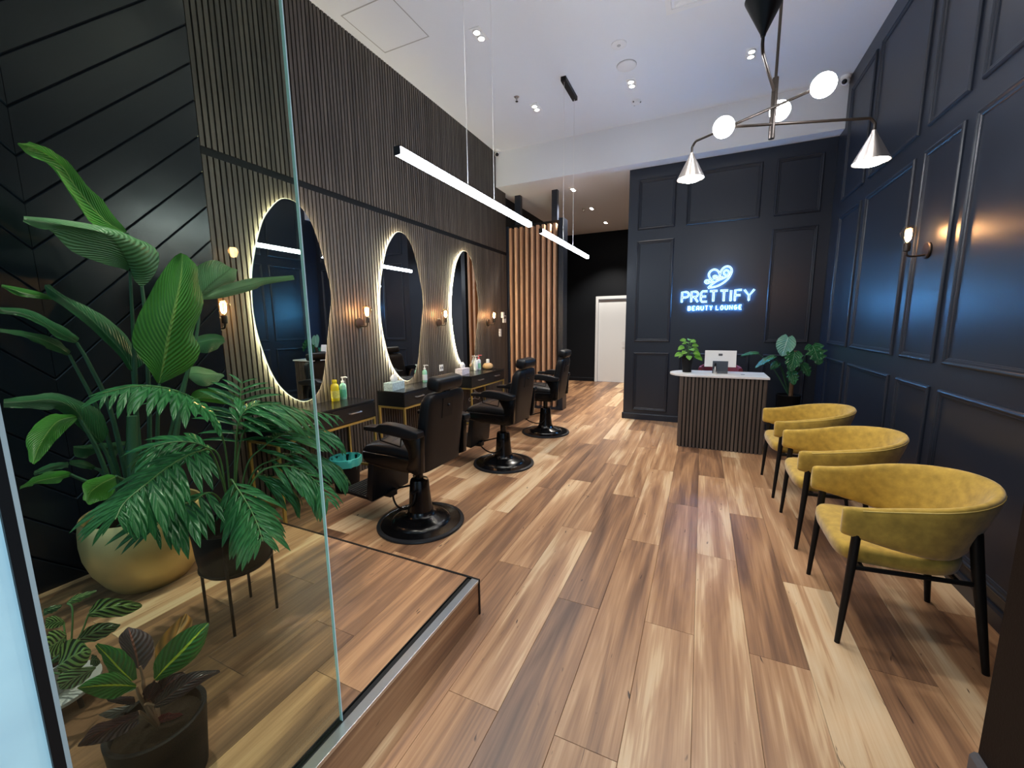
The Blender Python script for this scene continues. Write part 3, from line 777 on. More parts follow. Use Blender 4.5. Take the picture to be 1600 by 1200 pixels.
# ------------------------------------------------------------------ barber chairs (local: faces -x, near side -y)
def barber():
    t = thing('barber_chair', '', 'barber chair', (0, 0, 0), 'black leather barber chairs')
    b = MB().lathe([(.322, 0), (.326, .006), (.322, .016), (.300, .020), (.296, .017), (.285, .018), (.225, .026), (.215, .040), (.19, .052), (.165, .056), (.150, .066), (.125, .072), (.105, .085), (.095, .11)], 48)
    b = b.build('base', M['black_gloss'], t, True)
    MB().lathe([(.323, .001), (.329, .007), (.325, .017), (.302, .022), (.298, .018)], 48, (0, 0, 0), False, False).build('rubber_rim', M['rubber'], b, True)
    c = MB().lathe([(.094, .10), (.087, .14), (.078, .24), (.070, .335), (.064, .350), (.030, .356), (.030, .50)], 32).build('column', M['black_gloss'], t, True)
    lv = MB().tube(crv([(0, .085, .285), (-.06, .098, .265), (-.27, .105, .195), (-.315, .085, .170), (-.28, .01, .155), (-.14, -.10, .145), (-.03, -.125, .155), (.025, -.11, .21), (.03, -.085, .285)], 40), .0075, 8)
    lv.tube([(.03, -.06, .285), (.03, -.125, .287)], .011, 8)
    lv.build('pump_lever', M['black_metal'], t, True)
    s = MB().prism([(-.305, .60), (-.300, .545), (-.27, .515), (-.12, .497), (.10, .495), (.19, .505), (.215, .60)], -.255, .255, 'xz')
    s.build('seat_frame', M['black_gloss'], t, True, bevel=.012, seg=3)
    MB().box(-.12, .12, -.12, .12, .455, .50).build('seat_mount', M['black_metal'], t, bevel=.006)
    # cushion crowned along its length
    rings = []
    for k in range(13):
        x = -.335 + .54 * k / 12
        f = k / 12
        top = .655 + .020 * math.sin(PI * min(1, f * 1.2)) - (.045 if k == 0 else .012 if k == 1 else 0)
        lo = .560 if k else .585
        w = .240 if 0 < k < 12 else .215
        ring = []
        for i in range(20):
            a = 2 * PI * i / 20
            ca, sa = math.cos(a), math.sin(a)
            yy = w * abs(ca) ** .35 * (1 if ca > 0 else -1)
            zz = (lo + top) / 2 + (top - lo) / 2 * abs(sa) ** .6 * (1 if sa > 0 else -1)
            ring.append((x, yy, zz))
        rings.append(ring)
    cu = MB().loft(rings).build('seat_cushion', M['leather'], t, True, auto=60)
    for k in range(4):
        sm = []
        for q in range(11):
            f = q / 10
            yy = -.20 + .40 * f
            x = -.24 + .105 * k + .05 * abs(f - .5) * 2
            sm.append((x, yy, .6735 - .012 * (abs(f - .5) * 2) ** 3 + .004 * math.sin(PI * (x + .335) / .45)))
        MB().tube(sm, .0028, 5).build('stitch_roll', M['rubber'], cu, True)
    # backrest
    def back_ring(f, grow=0.0):
        z = .500 + .540 * f
        xb = .232 + .075 * f + grow
        th = .125 - .03 * f
        w = .228 - .012 * f
        rr = .05
        if f > .86:
            g = (f - .86) / .14
            w -= .05 * (1 - math.sqrt(max(0, 1 - g * g)))
            th -= .03 * g * g; xb -= .012 * g * g
        ring = []
        for i in range(28):
            a = 2 * PI * (i + .5) / 28
            ca, sa = math.cos(a), math.sin(a)
            ring.append((xb - th / 2 + th / 2 * abs(ca) ** .42 * (1 if ca > 0 else -1), w * abs(sa) ** .30 * (1 if sa > 0 else -1), z))
        return ring
    bk = MB().loft([back_ring(f) for f in (0, .02, .1, .3, .5, .7, .82, .88, .92, .96, .985, 1.0)]).build('backrest', M['leather'], t, True, auto=55)
    for sy in (-1, 1):
        MB().tube(crv([(.17, sy * .262, .49), (.205, sy * .262, .56), (.218, sy * .256, .66), (.222, sy * .247, .75)], 12), .008, 6).build('piping', M['rubber'], bk, True)
    MB().prism([(.278, .86), (.286, .86), (.304, 1.0), (.296, 1.0)], -.075, .055, 'xz').build('headrest_slot', M['black_metal'], bk, bevel=.003)
    MB().lathe([(.010, 0), (.010, .016), (.006, .020)], 12, (.291, -.01, .945), axis='x').build('slot_knob', M['rubber'], bk, True)
    hd = MB().box(.215, .325, -.155, .155, 1.052, 1.150, Matrix.Translation((.27, 0, 1.1)) @ Matrix.Rotation(.18, 4, 'Y') @ Matrix.Translation((-.27, 0, -1.1))).build('headrest', M['leather'], t, True, bevel=.040, seg=4)
    MB().box(.262, .290, -.03, .03, 1.0, 1.08).build('headrest_post', M['black_metal'], hd)
    # armrests
    for sy in (-1, 1):
        prof = [(-.20, .782), (-.20, .812), (-.09, .818), (-.05, .842), (.02, .846), (.12, .838), (.265, .812), (.268, .772), (.20, .758), (.02, .772), (-.08, .780)]
        y0, y1 = (.247, .325)
        ap = MB().prism(prof, min(sy * y0, sy * y1), max(sy * y0, sy * y1), 'xz').build('armrest', M['leather'], t, True, bevel=.010, seg=3)
        MB().prism([(.26, .78), (.05, .785), (.10, .74), (.145, .66), (.15, .58), (.12, .53), (.20, .50), (.25, .52)], min(sy * .236, sy * .282), max(sy * .236, sy * .282), 'xz').build('arm_panel', M['black_gloss'], ap, True, bevel=.008)
        MB().tube([(-.10, sy * .285, .795), (-.085, sy * .285, .715), (.09, sy * .285, .690), (.10, sy * .285, .75)], .0055, 6).build('arm_rod', M['black_metal'], ap, True)
    # leg rest and footplate
    lr = MB().prism([(-.245, .515), (-.300, .515), (-.345, .200), (-.285, .190)], -.205, .205, 'xz').build('leg_rest', M['leather'], t, True, bevel=.010, seg=2)
    fp = MB().prism([(-.315, .225), (-.315, .200), (-.560, .215), (-.600, .228), (-.600, .238), (-.560, .236)], -.205, .205, 'xz').build('footplate', M['black_metal'], t, True, bevel=.004)
    for k in range(9):
        x = -.585 + .029 * k
        MB().box(x - .006, x + .006, -.195, .195, .226, .2405 if x < -.54 else .2405 - (x + .54) * .03).build('tread_rib', M['rib'], fp)
    MB().box(-.34, -.26, -.04, .04, .165, .215).build('footplate_bracket', M['black_metal'], t, bevel=.004)
    return t
bc0 = barber()
for k, (x, y, rz, lb) in enumerate([(-1.884, 2.364, -.02, 'black leather barber chair closest to the platform'), (-1.885, 3.811, .0, 'black leather barber chair, middle of the row of three'), (-1.91, 5.19, .05, 'black leather barber chair closest to the timber screen')]):
    o = bc0 if k == 0 else copy_tree(bc0)
    o['label'] = lb; o.location = (x, y, 0); o.rotation_euler = (0, 0, rz)

# ------------------------------------------------------------------ mustard tub chairs (local: faces -x)
def tub_chair():
    t = thing('tub_chair', '', 'armchair', (0, 0, 0), 'mustard velvet chairs by the panelled wall')
    n = 37
    rings = []
    def plan(s, off):
        """s 0..1 round the U from near arm front to far arm front; off = outward offset"""
        L1 = .253; a, b = .285, .283
        arc = PI * (a + b) / 2 * 1.0
        tot = 2 * L1 + arc
        d = s * tot
        if d < L1: p = Vector((-.268 + d, -b)); nn = Vector((0, -1))
        elif d > L1 + arc: p = Vector((-.268 + (tot - d), b)); nn = Vector((0, 1))
        else:
            th = -PI / 2 + PI * (d - L1) / arc
            p = Vector((-.015 + a * math.cos(th), b * math.sin(th))); nn = Vector((math.cos(th), math.sin(th)))
        return p + nn * off
    for k in range(n):
        s = k / (n - 1)
        q = math.sin(PI * s)
        e = max(0, (q - .30) / .70); e = e * e * (3 - 2 * e)
        zt = .672 + .106 * q ** 1.5
        zb = .535 - .075 * min(1, q * 1.3)
        to = .004 + .030 * e          # rim leans out
        bo = -.004 - .055 * e         # foot tucks in
        th = .048
        ring = []
        for i in range(18):
            a = 2 * PI * i / 18
            ca, sa = math.cos(a), math.sin(a)
            v = (abs(sa) ** .45) * (1 if sa > 0 else -1)
            h = (abs(ca) ** .8) * (1 if ca > 0 else -1)
            f = (v + 1) / 2
            off = bo + (to - bo) * f + h * th / 2
            shrink = 1.0
            zz = (zt + zb) / 2 + (zt - zb) / 2 * v * shrink
            p = plan(s, off)
            ring.append((p.x, p.y, zz))
        rings.append(ring)
    def rounded(ring):
        cx = sum((Vector(p) for p in ring), Vector()) / len(ring)
        out = []
        for sc, dx in ((.25, .027), (.60, .024), (.84, .016), (.95, .007)):
            out.append([cx + Vector(((Vector(p) - cx).x, (Vector(p) - cx).y * sc, (Vector(p) - cx).z * (sc + (1 - sc) * .68))) + Vector((-dx, 0, 0)) for p in ring])
        return out
    rings_all = rounded(rings[0]) + rings + rounded(rings[-1])[::-1]
    sh = MB().loft(rings_all).build('back_shell', M['velvet'], t, True, auto=75)
    # piping seam along the outer rim
    seam = []
    for k in range(1, n - 1):
        r = rings[k]; seam.append(Vector(r[2]) * .5 + Vector(r[3]) * .5)
    MB().tube(seam, .0028, 5).build('rim_piping', M['velvet_rim'], sh, True)
    # seat: rounded D
    def seat_ring(z, g):
        pts = []
        for k in range(40):
            a = 2 * PI * k / 40
            ca, sa = math.cos(a), math.sin(a)
            x = (.245 * (abs(ca) ** (.75 if ca > 0 else .26))) * (1 if ca > 0 else -1) - .045
            yy = .262 * (abs(sa) ** (.55 if ca > 0 else .42)) * (1 if sa > 0 else -1)
            if x > .05: yy *= 1 - .35 * ((x - .05) / .15) ** 2 * .5
            pts.append(((x + .045) * g - .045, yy * g, z))
        return pts
    MB().loft([seat_ring(.395, .93), seat_ring(.402, .975), seat_ring(.43, 1.0), seat_ring(.455, .995), seat_ring(.470, .96), seat_ring(.476, .88), seat_ring(.478, .5)]).build('seat', M['velvet'], t, True, auto=60)
    for sy in (-1, 1):
        MB().tube([(-.236, sy * .2835, .548), (-.241, sy * .284, .40), (-.262, sy * .287, 0)], [.018, .0175, .011], 14).build('leg', M['black_metal'], t, True)
        MB().tube([(.183, sy * .200, .60), (.203, sy * .214, .42), (.257, sy * .252, 0)], [.022, .021, .012], 14).build('leg', M['black_metal'], t, True)
        MB().tube([(-.240, sy * .280, .385), (.200, sy * .212, .375)], .011, 8).build('side_rail', M['black_metal'], t, True)
    MB().tube([(-.20, -.275, .386), (-.20, .275, .386)], .011, 8).build('cross_rail', M['black_metal'], t, True)
    MB().tube([(.14, -.21, .378), (.14, .21, .378)], .011, 8).build('cross_rail', M['black_metal'], t, True)
    return t
tc0 = tub_chair()
for k, (x, y, rz, lb) in enumerate([(.912, 2.478, .0, 'mustard velvet tub chair nearest the brown entry jamb'), (.900, 3.348, .0, 'mustard velvet tub chair, middle of the row of three'), (.875, 4.218, .03, 'mustard velvet tub chair beside the reception desk')]):
    o = tc0 if k == 0 else copy_tree(tc0)
    o['label'] = lb; o.location = (x, y, 0); o.rotation_euler = (0, 0, rz)

# ------------------------------------------------------------------ reception desk
dk = thing('reception_desk', 'slatted reception desk with rounded white marble top', 'desk', (.24, 5.45, 0))
DX0, DX1, DY0, DY1 = -.197, .672, 5.188, 5.66
MB().box(DX0, DX1, DY0 + .014, DY1, 0, .858).build('body', M['felt'], dk)
sm_ = MB().box(-.0128, .0128, -.0155, 0, 0, .858).mesh('slat'); sm_.materials.append(M['desk_slat'])
k = 0
x = DX0 + .0135
while x < DX1 - .005:
    put('slat', sm_, None, dk, loc=(x - .24, DY0 + .0135 - 5.45, 0))
    x += .0402
for sx, xx in ((-1, DX0), (1, DX1)):
    yv = DY0 + .035
    while yv < DY1:
        o = put('slat', sm_, None, dk, loc=(xx - .24 + (0 if sx < 0 else 0), yv - 5.45, 0)); o.rotation_euler = (0, 0, -PI / 2 if sx < 0 else PI / 2)
        yv += .0402
pts = [(.702, 5.172), (.702, 5.69), (-.08, 5.69)]
for k in range(1, 20):
    a = PI / 2 + PI * k / 20
    pts.append((-.08 + .259 * math.cos(a), 5.431 + .259 * math.sin(a)))
pts.append((-.08, 5.172))
MB().prism(pts, .858, .882, 'xy').build('marble_top', M['marble'], dk, bevel=.003)
ZD = .882

pt = thing('potted_pothos', 'small bright green leafy plant in black pot on the desk', 'plant', (-.145, 5.45, ZD))
MB().lathe([(.050, 0), (.062, .16), (.068, .163), (.068, .196), (.062, .196), (.058, .16)], 24, (-.145, 5.45, ZD)).build('pot', M['black_pot'], pt, True)
MB().lathe([(.0001, .17), (.060, .165)], 16, (-.145, 5.45, ZD), False, False).build('soil', M['soil'], pt)

def blade(L_, M_, R_, n=14, wob=.0, seed=0, edge=.0):
    """leaf lofted from its left edge, midrib and right edge"""
    A, B, C = crv(L_, n), crv(M_, n), crv(R_, n)
    rnd = random.Random(seed)
    m = MB(); m.uv = []
    rows = []
    for k in range(n):
        f = k / (n - 1)
        a, b, c = A[k], B[k], C[k]
        nrm = (a - b).cross(B[min(k + 1, n - 1)] - B[max(k - 1, 0)])
        nrm = nrm.normalized() if nrm.length > 1e-9 else Vector((1, 0, 0))
        bow = .10
        row = [a, a.lerp(b, .34), a.lerp(b, .67), b, b.lerp(c, .33), b.lerp(c, .66), c]
        wl_, wr_ = (a - b).length, (c - b).length
        row[1] = row[1] + nrm * wl_ * bow; row[2] = row[2] + nrm * wl_ * bow * .8
        n2 = (B[min(k + 1, n - 1)] - B[max(k - 1, 0)]).cross(c - b)
        n2 = -n2.normalized() if n2.length > 1e-9 else nrm
        row[4] = row[4] + n2 * wr_ * bow * .8; row[5] = row[5] + n2 * wr_ * bow
        w1 = wob * math.sin(f * 23 + seed) + wob * .6 * rnd.uniform(-1, 1)
        row[0] = row[0] + nrm * w1; row[6] = row[6] - nrm * w1 * .8
        rows += row
        m.uv += [(-1, f), (-.66, f), (-.33, f), (0, f), (.33, f), (.66, f), (1, f)]
    fs = []
    for k in range(n - 1):
        for i in range(6):
            fs.append((k * 7 + i, k * 7 + i + 1, (k + 1) * 7 + i + 1, (k + 1) * 7 + i))
    m.add(rows, fs)
    return m

def shape_leaf(base, tip, up_, width, prof='heart', droop=.12, n=12, seed=0, notch=0):
    """leaf given by base, tip and the side it faces"""
    b, t = Vector(base), Vector(tip)
    d = t - b; Ln = d.length; d.normalize()
    u = Vector(up_); u = (u - d * u.dot(d)).normalized()
    s = d.cross(u)
    A, B, C = [], [], []
    for k in range(n):
        f = k / (n - 1)
        if prof == 'heart': w_ = (max(0, math.sin(PI * min(1, f * .97 + .03))) ** .55) * (1 - .45 * f)
        else: w_ = math.sin(PI * f) ** .8
        w_ = max(w_, .02) * width / 2
        c = b + d * (Ln * f) + u * (droop * Ln * (math.sin(PI * f) * .6 - f * f * .5))
        back = d * (-.12 * Ln * (1 - f) ** 4 if prof == 'heart' else 0)
        q = 1 - notch * (.5 + .5 * math.sin(f * 26)) * (1 if .2 < f < .9 else 0)
        A.append(c - s * w_ * q + back + u * .12 * w_); B.append(c); C.append(c + s * w_ * q + back + u * .12 * w_)
    return A, B, C

rnd = random.Random(3)
c0 = Vector((-.145, 5.45, ZD + .18))
for k in range(20):
    a = k * 2.399 + rnd.uniform(-.3, .3)
    f = k / 19
    hgt = .015 + .20 * f ** 1.1 + rnd.uniform(-.01, .015)
    rad = .105 * (1 - .75 * f) + .012
    p = c0 + Vector((rad * math.cos(a) * .75, rad * math.sin(a) * .6, hgt))
    ln = .082 - .018 * f
    tip = p + Vector((math.cos(a) * ln, math.sin(a) * ln * .8, -.045 + .06 * f))
    st = MB().tube(crv([c0, c0.lerp(p, .5) + Vector((0, 0, .03)), p], 6), .0024, 5)
    lo = blade(*shape_leaf(p, tip, (.1, -.75, .8), .086 - .016 * f, 'heart', .2), n=10, seed=k).build('leaf', M['lv_pothos'], pt, True, auto=80)
    st.build('leaf_stem', M['stem'], lo, True)

t = thing('tablet_till', 'white-backed tablet till seen from behind on the desk', 'till', (.22, 5.56, ZD))
T_ = Matrix.Translation((.22, 5.56, ZD + .165)) @ Matrix.Rotation(-.16, 4, 'X')
MB().box(-.172, .172, -.006, .006, -.10, .10, T_).build('tablet', M['white_plastic'], t, bevel=.004, seg=3)
MB().box(-.165, .165, .006, .0065, -.09, .09, T_).build('screen', M['dark_lens'], t)
MB().box(-.022, .022, -.0075, -.006, .035, .062, T_).build('badge', M['grey_trim'], t, bevel=.0006)
MB().prism([(.16, ZD), (.28, ZD), (.25, ZD + .12), (.19, ZD + .12)], 5.568, 5.585, 'xz').build('stand', M['white_plastic'], t)
t = thing('sign_holder', 'smoked acrylic block standing before the tablet till', 'sign holder', (.215, 5.42, ZD))
MB().box(.135, .30, 5.405, 5.435, ZD, ZD + .150).build('block', M['smoke_acrylic'], t, bevel=.002)
t = thing('glass_bottle', 'small clear bottle with dark neck glinting before the till', 'bottle', (.165, 5.375, ZD))
MB().lathe([(.018, 0), (.020, .004), (.020, .05), (.010, .068), (.008, .09)], 18, (.165, 5.375, ZD)).build('body', M['nickel'], t, True)
MB().lathe([(.009, .088), (.010, .092), (.009, .128), (.006, .132)], 14, (.165, 5.375, ZD)).build('neck', M['dark_lens'], t, True)
t = thing('small_card', 'tiny dark card lying on the marble desk top', 'card', (.45, 5.38, ZD))
MB().box(.435, .475, 5.37, 5.40, ZD, ZD + .004).build('card', M['grey_trim'], t)

# maroon chair behind the desk
mc = thing('desk_chair', 'maroon low-backed chair behind the reception desk', 'chair', (.24, 5.98, 0))
m = MB()
rings = []
for k in range(15):
    a = PI * k / 14
    p = Vector((.24 - .235 * math.cos(a), 5.93 + .22 * math.sin(a), 0))
    nn = Vector((-math.cos(a), math.sin(a), 0))
    zt = .90 + .045 * math.sin(a)
    rings.append([p - nn * .02 + Vector((0, 0, .55)), p + nn * .02 + Vector((0, 0, .55)), p + nn * .025 + Vector((0, 0, zt - .02)), p + nn * .012 + Vector((0, 0, zt)), p - nn * .012 + Vector((0, 0, zt)), p - nn * .025 + Vector((0, 0, zt - .02))])
m.loft(rings).build('backrest', M['maroon'], mc, True)
MB().lathe([(.20, .44), (.225, .46), (.225, .50), (.20, .52), (.001, .525)], 28, (.24, 5.95, 0)).build('seat', M['maroon'], mc, True)
for a in (.8, 2.34, 3.94, 5.48):
    MB().tube([(.24 + .15 * math.cos(a), 5.95 + .15 * math.sin(a), .45), (.24 + .20 * math.cos(a), 5.95 + .20 * math.sin(a), 0)], [.014, .010], 10).build('leg', M['black_metal'], mc, True)
for sx in (-1, 1):
    MB().tube([(.24 + sx * .2, 5.93, .46), (.24 + sx * .225, 5.95, .60)], .012, 8).build('back_bracket', M['black_metal'], mc, True)

# ------------------------------------------------------------------ monstera in the corner
ms = thing('potted_monstera', 'tall split-leaf plant in black pot in the corner behind the desk', 'plant', (1.03, 6.05, 0))
MB().lathe([(.11, 0), (.115, .005), (.132, .56), (.136, .565), (.136, .575), (.128, .575), (.122, .54)], 28, (1.03, 6.05, 0)).build('pot', M['black_pot'], ms, True)
MB().lathe([(.001, .55), (.124, .545)], 20, (1.03, 6.05, 0), False, False).build('soil', M['soil'], ms)
MB().tube([(1.045, 6.00, .54), (1.05, 5.99, 1.13)], .024, 10).build('moss_pole', M['aerial'], ms, True)
mon = [((.955, 5.93, 1.30), (.90, 5.88, 1.07), .25, (-.15, -1, .15), 'lv_monstera_pale', 0),
       ((1.03, 5.90, 1.12), (.985, 5.80, .90), .25, (.05, -1, .25), 'lv_monstera', .25),
       ((1.21, 5.95, 1.20), (1.28, 5.86, .98), .30, (.15, -1, .35), 'lv_monstera', .45),
       ((.82, 5.90, 1.06), (.62, 5.82, .93), .13, (-.2, -.6, 1), 'lv_monstera', .2),
       ((.66, 6.02, 1.09), (.47, 6.00, 1.06), .12, (-.2, -.5, 1), 'lv_monstera', .2),
       ((1.02, 5.92, .88), (1.04, 5.84, .73), .17, (0, -1, .2), 'lv_monstera', .3),
       ((1.13, 5.97, .97), (1.20, 5.92, .83), .17, (.3, -1, .3), 'lv_monstera', .3),
       ((.88, 5.98, .98), (.80, 5.94, .90), .12, (-.2, -1, .4), 'lv_monstera', .2)]
for k, (b, tp, wd, u, mt, nt_) in enumerate(mon):
    lo = blade(*shape_leaf(b, tp, u, wd, 'heart', .10, n=26, notch=nt_), n=26, seed=k).build('leaf', M[mt], ms, True, auto=80)
    c0 = Vector((1.04, 6.05, .56))
    bb = Vector(b)
    mid = c0.lerp(bb, .55) + Vector((0, .02, .07))
    MB().tube(crv([c0, mid, bb], 10), [.010 - .005 * i / 9 for i in range(10)], 6).build('leaf_stem', M['stem_dark'], lo, True)

# ------------------------------------------------------------------ lit wall sign
sg = thing('neon_sign', 'glowing PRETTIFY BEAUTY LOUNGE sign on the navy wall', 'sign', (.16, YW, 1.9))
SX = lambda u: -.296 + (u - 165) / 1220 * .916
def letter(strokes, x0, wd, z0, h, name, r_out, face):
    g = MB(); f = MB(); q = MB()
    for s in strokes:
        P = [(x0 + a * wd, YW - .026, z0 + b * h) for a, b in s]
        g.tube(P, r_out, 8)
        q.tube([(p[0], YW - .007, p[2]) for p in P], .004, 5)
        if face: f.tube([(p[0], YW - .026 - r_out * .80, p[2]) for p in P], r_out * .40, 6)
    o = g.build(name, M['neon'], sg, True)
    q.build('halo_led', M['halo'], o)
    if face: f.build('letter_face', M['neon_core'], o, True)
def arc(cx, cy, rx, ry, a0, a1, n=9):
    return [(cx + rx * math.cos(math.radians(a0 + (a1 - a0) * k / n)), cy + ry * math.sin(math.radians(a0 + (a1 - a0) * k / n))) for k in range(n + 1)]
G = {
 'P': [[(0, 0), (0, 1), (.55, 1)] + arc(.55, .74, .42, .26, 90, -90) + [(0, .48)]],
 'R': [[(0, 0), (0, 1), (.55, 1)] + arc(.55, .75, .40, .25, 90, -90) + [(0, .50)], [(.45, .50), (.95, 0)]],
 'E': [[(.95, 1), (.18, 1), (0, .85), (0, .15), (.18, 0), (.95, 0)], [(0, .5), (.8, .5)]],
 'T': [[(0, 1), (1, 1)], [(.5, 1), (.5, 0)]],
 'I': [[(.5, 0), (.5, 1)]],
 'F': [[(0, 0), (0, 1), (.95, 1)], [(0, .52), (.8, .52)]],
 'Y': [[(0, 1), (.5, .45), (1, 1)], [(.5, .45), (.5, 0)]],
 'B': [[(0, 0), (0, 1), (.55, 1)] + arc(.55, .76, .35, .24, 90, -90) + [(0, .52)], [(.55, .52)] + arc(.55, .26, .42, .26, 90, -90) + [(0, 0)]],
 'A': [[(0, 0), (0, .6)] + arc(.5, .6, .5, .4, 180, 0) + [(1, 0)], [(0, .38), (1, .38)]],
 'U': [[(0, 1), (0, .4)] + arc(.5, .4, .5, .4, 180, 360) + [(1, 1)]],
 'L': [[(0, 1), (0, 0), (.9, 0)]],
 'O': [arc(.5, .5, .5, .5, 90, 450, 16)],
 'N': [[(0, 0), (0, 1), (1, 0), (1, 1)]],
 'G': [arc(.5, .5, .5, .5, 50, 360, 12) + [(.6, .5)]],
}
for ch, u0_, u1_ in (('P', 178, 300), ('R', 343, 462), ('E', 508, 620), ('T', 655, 782), ('T', 828, 955), ('I', 992, 1016), ('F', 1072, 1180), ('Y', 1215, 1372)):
    letter(G[ch], SX(u0_), SX(u1_) - SX(u0_), 1.774, .144, 'letter', .0135, True)
word = 'BEAUTY LOUNGE'
ux = 285
for ch in word:
    if ch == ' ':
        ux = 765; continue
    letter(G[ch], SX(ux + 10), SX(ux + 52) - SX(ux + 10), 1.659, .056, 'small_letter', .0062, False)
    ux += 74.5
LZ = lambda v: 1.963 + (520 - v) / 350 * .282
logo = [[(560, 412), (592, 442), (640, 430), (700, 402), (668, 385), (632, 335), (622, 285), (650, 238), (705, 215), (762, 238), (798, 290), (806, 332), (770, 345), (735, 322), (700, 330), (712, 360), (760, 372), (860, 345)],
        [(560, 412), (585, 392), (640, 395)],
        [(806, 330), (815, 262), (850, 205), (900, 178), (955, 188), (990, 235), (985, 300), (940, 382), (860, 450), (760, 500), (620, 522)],
        [(620, 520), (690, 455), (780, 400), (880, 362), (930, 330), (950, 285), (930, 248), (895, 240), (868, 262), (872, 300), (905, 318)]]
g = MB(); f = MB(); hl = MB()
for s in logo:
    P = crv([(SX(a), YW - .026, LZ(b)) for a, b in s], 46)
    g.tube(P, .0125, 8); f.tube([(p.x, p.y - .0098, p.z) for p in P], .0048, 6)
    hl.tube([(p.x, YW - .007, p.z) for p in P], .004, 5)
lo = g.build('emblem', M['neon'], sg, True)
f.build('emblem_face', M['neon_core'], lo, True)
hl.build('halo_led', M['halo'], lo)

# ------------------------------------------------------------------ linear pendants
def linear(y0, y1, label):
    xc, z0 = -1.544, 2.44
    yc = (y0 + y1) / 2
    t = thing('linear_pendant', label, 'pendant light', (xc, yc, z0), 'linear pendants over the barber chairs')
    MB().box(xc - .020, xc + .020, y0, y1, z0 - .028, z0 + .016).build('diffuser', M['bar'], t, bevel=.006)
    for ye in (y0 - .004, y1):
        MB().box(xc - .021, xc + .021, ye, ye + .004, z0 - .029, z0 + .017).build('end_cap', M['black_metal'], t, bevel=.001)
    for dy in (-.20, .20):
        MB().lathe([(.007, .016), (.007, .030), (.003, .036)], 10, (xc, yc + dy, z0)).build('wire_clamp', M['black_metal'], t, True)
    for dy in (-.20, .20):
        MB().tube([(xc, yc + dy, z0 + .03), (xc, yc + dy, ZC - .03)], .0022, 6).build('wire', M['white_plastic'], t)
    MB().box(xc - .03, xc + .03, yc - .235, yc + .235, ZC - .045, ZC).build('ceiling_canopy', M['black_metal'], t, bevel=.002)
linear(1.885, 3.765, 'long white linear pendant nearest the platform')
linear(4.06, 5.94, 'long white linear pendant before the timber screen')

# ------------------------------------------------------------------ mobile chandelier
ch = thing('chandelier', 'black mobile chandelier with globe bulbs and metal cone shades', 'chandelier', (.303, 2.9, ZC))
sx_, sy_ = .303, 2.9
MB().tube([(sx_, sy_, 2.527), (sx_, sy_, 2.845)], .0155, 14).build('stem', M['bronze'], ch, True)
MB().tube([(sx_, sy_, 2.84), (sx_, sy_, ZC - .02)], .0075, 10).build('rod', M['bronze'], ch, True)
MB().lathe([(.055, -.028), (.06, -.024), (.06, 0)], 24, (sx_, sy_, ZC)).build('ceiling_rose', M['bronze'], ch, True)
def globe(p, parent):
    MB().sphere(p, .056, 24, 14).build('globe', M['globe'], parent, True, auto=80)
def chan_arm(z, end, gl, updown, shade):
    e = Vector((end[0], end[1], z)); g_ = Vector((gl[0], gl[1], z))
    d = (e - g_).normalized()
    drop = Vector((0, 0, updown))
    P = [g_ + d * .03, e - d * .03] + [e - d * .03 * (1 - k / 4) + drop * .03 * (k / 4) ** 1.5 for k in range(1, 5)] + [e + drop * .075]
    a = MB().tube(P, .0075, 10).build('arm', M['bronze'], ch, True)
    globe(g_, a)
    ap = e + drop * .075
    rr, hh = .088, .155
    pr_ = [(.010, -.012), (.013, 0), (rr, hh), (rr - .003, hh), (.010, .012)]
    if updown < 0: pr_ = [(r, -z_) for r, z_ in pr_]
    MB().lathe(pr_, 36, ap, True, True).build('cone_shade', shade, a, True)
    bul = [(rr * .86 * math.cos(t_ * PI / 16), hh - .016 + rr * .42 * math.sin(t_ * PI / 16)) for t_ in range(0, 8)] + [(.001, hh - .016 + rr * .42)]
    MB().lathe([(r, z_ * updown) for r, z_ in bul], 28, ap, False, False).build('lamp', M['cone_light'], a, True, auto=80)
chan_arm(2.602, (.811, 3.064), (.0535, 2.809), -1, M['nickel'])
chan_arm(2.687, (-.123, 3.178), (.4997, 2.743), -1, M['nickel'])
chan_arm(2.777, (.193, 2.471), (.366, 3.17), 1, M['black_metal'])

# ------------------------------------------------------------------ ceiling fittings
def spot(x, y, z, power, size=1.75):
    l = bpy.data.lights.new('downlight_beam', 'SPOT'); l.energy = power; l.color = (1, .93, .83)
    l.spot_size = size; l.spot_blend = .55; l.shadow_soft_size = .05
    o = bpy.data.objects.new('downlight_beam', l); COL.objects.link(o); o.location = (x, y, z - .035)
def downlight(x, y, z, label, power, group='recessed downlights in the high ceiling', size=1.75):
    t = thing('downlight', label, 'downlight', (x, y, z), group)
    MB().box(x - .055, x + .055, y - .10, y + .10, z - .004, z + .001).build('trim', M['white_plastic'], t, bevel=.001)
    for dy in (-.045, .045):
        MB().lathe([(.040, -.004), (.036, -.014), (.028, -.016)], 20, (x, y + dy, z), False, False).build('ring', M['white_plastic'], t, True)
        MB().lathe([(.001, -.013), (.030, -.013)], 18, (x, y + dy, z), False, False).build('lens', M['down'], t)
    spot(x, y, z, power, size)
names = {-2.06: 'in the row above the barber chairs', -.88: 'in the middle row of the high ceiling', .314: 'in the row by the panelled wall'}
pos = ['over the platform', 'behind the entrance', 'half way down the room', 'next to the bulkhead']
for x in (-2.06, -.88, .314):
    for yy, nm in zip((.87, 2.32, 3.78, 5.24), pos):
        downlight(x, yy, ZC, 'twin square downlight %s, %s' % (names[x], nm), DOWNLIGHT_W * ({-2.06: 6.0}.get(x, 1) if yy < 1 else 1), size=.72 if yy < 1 and x < -2 else 1.75)
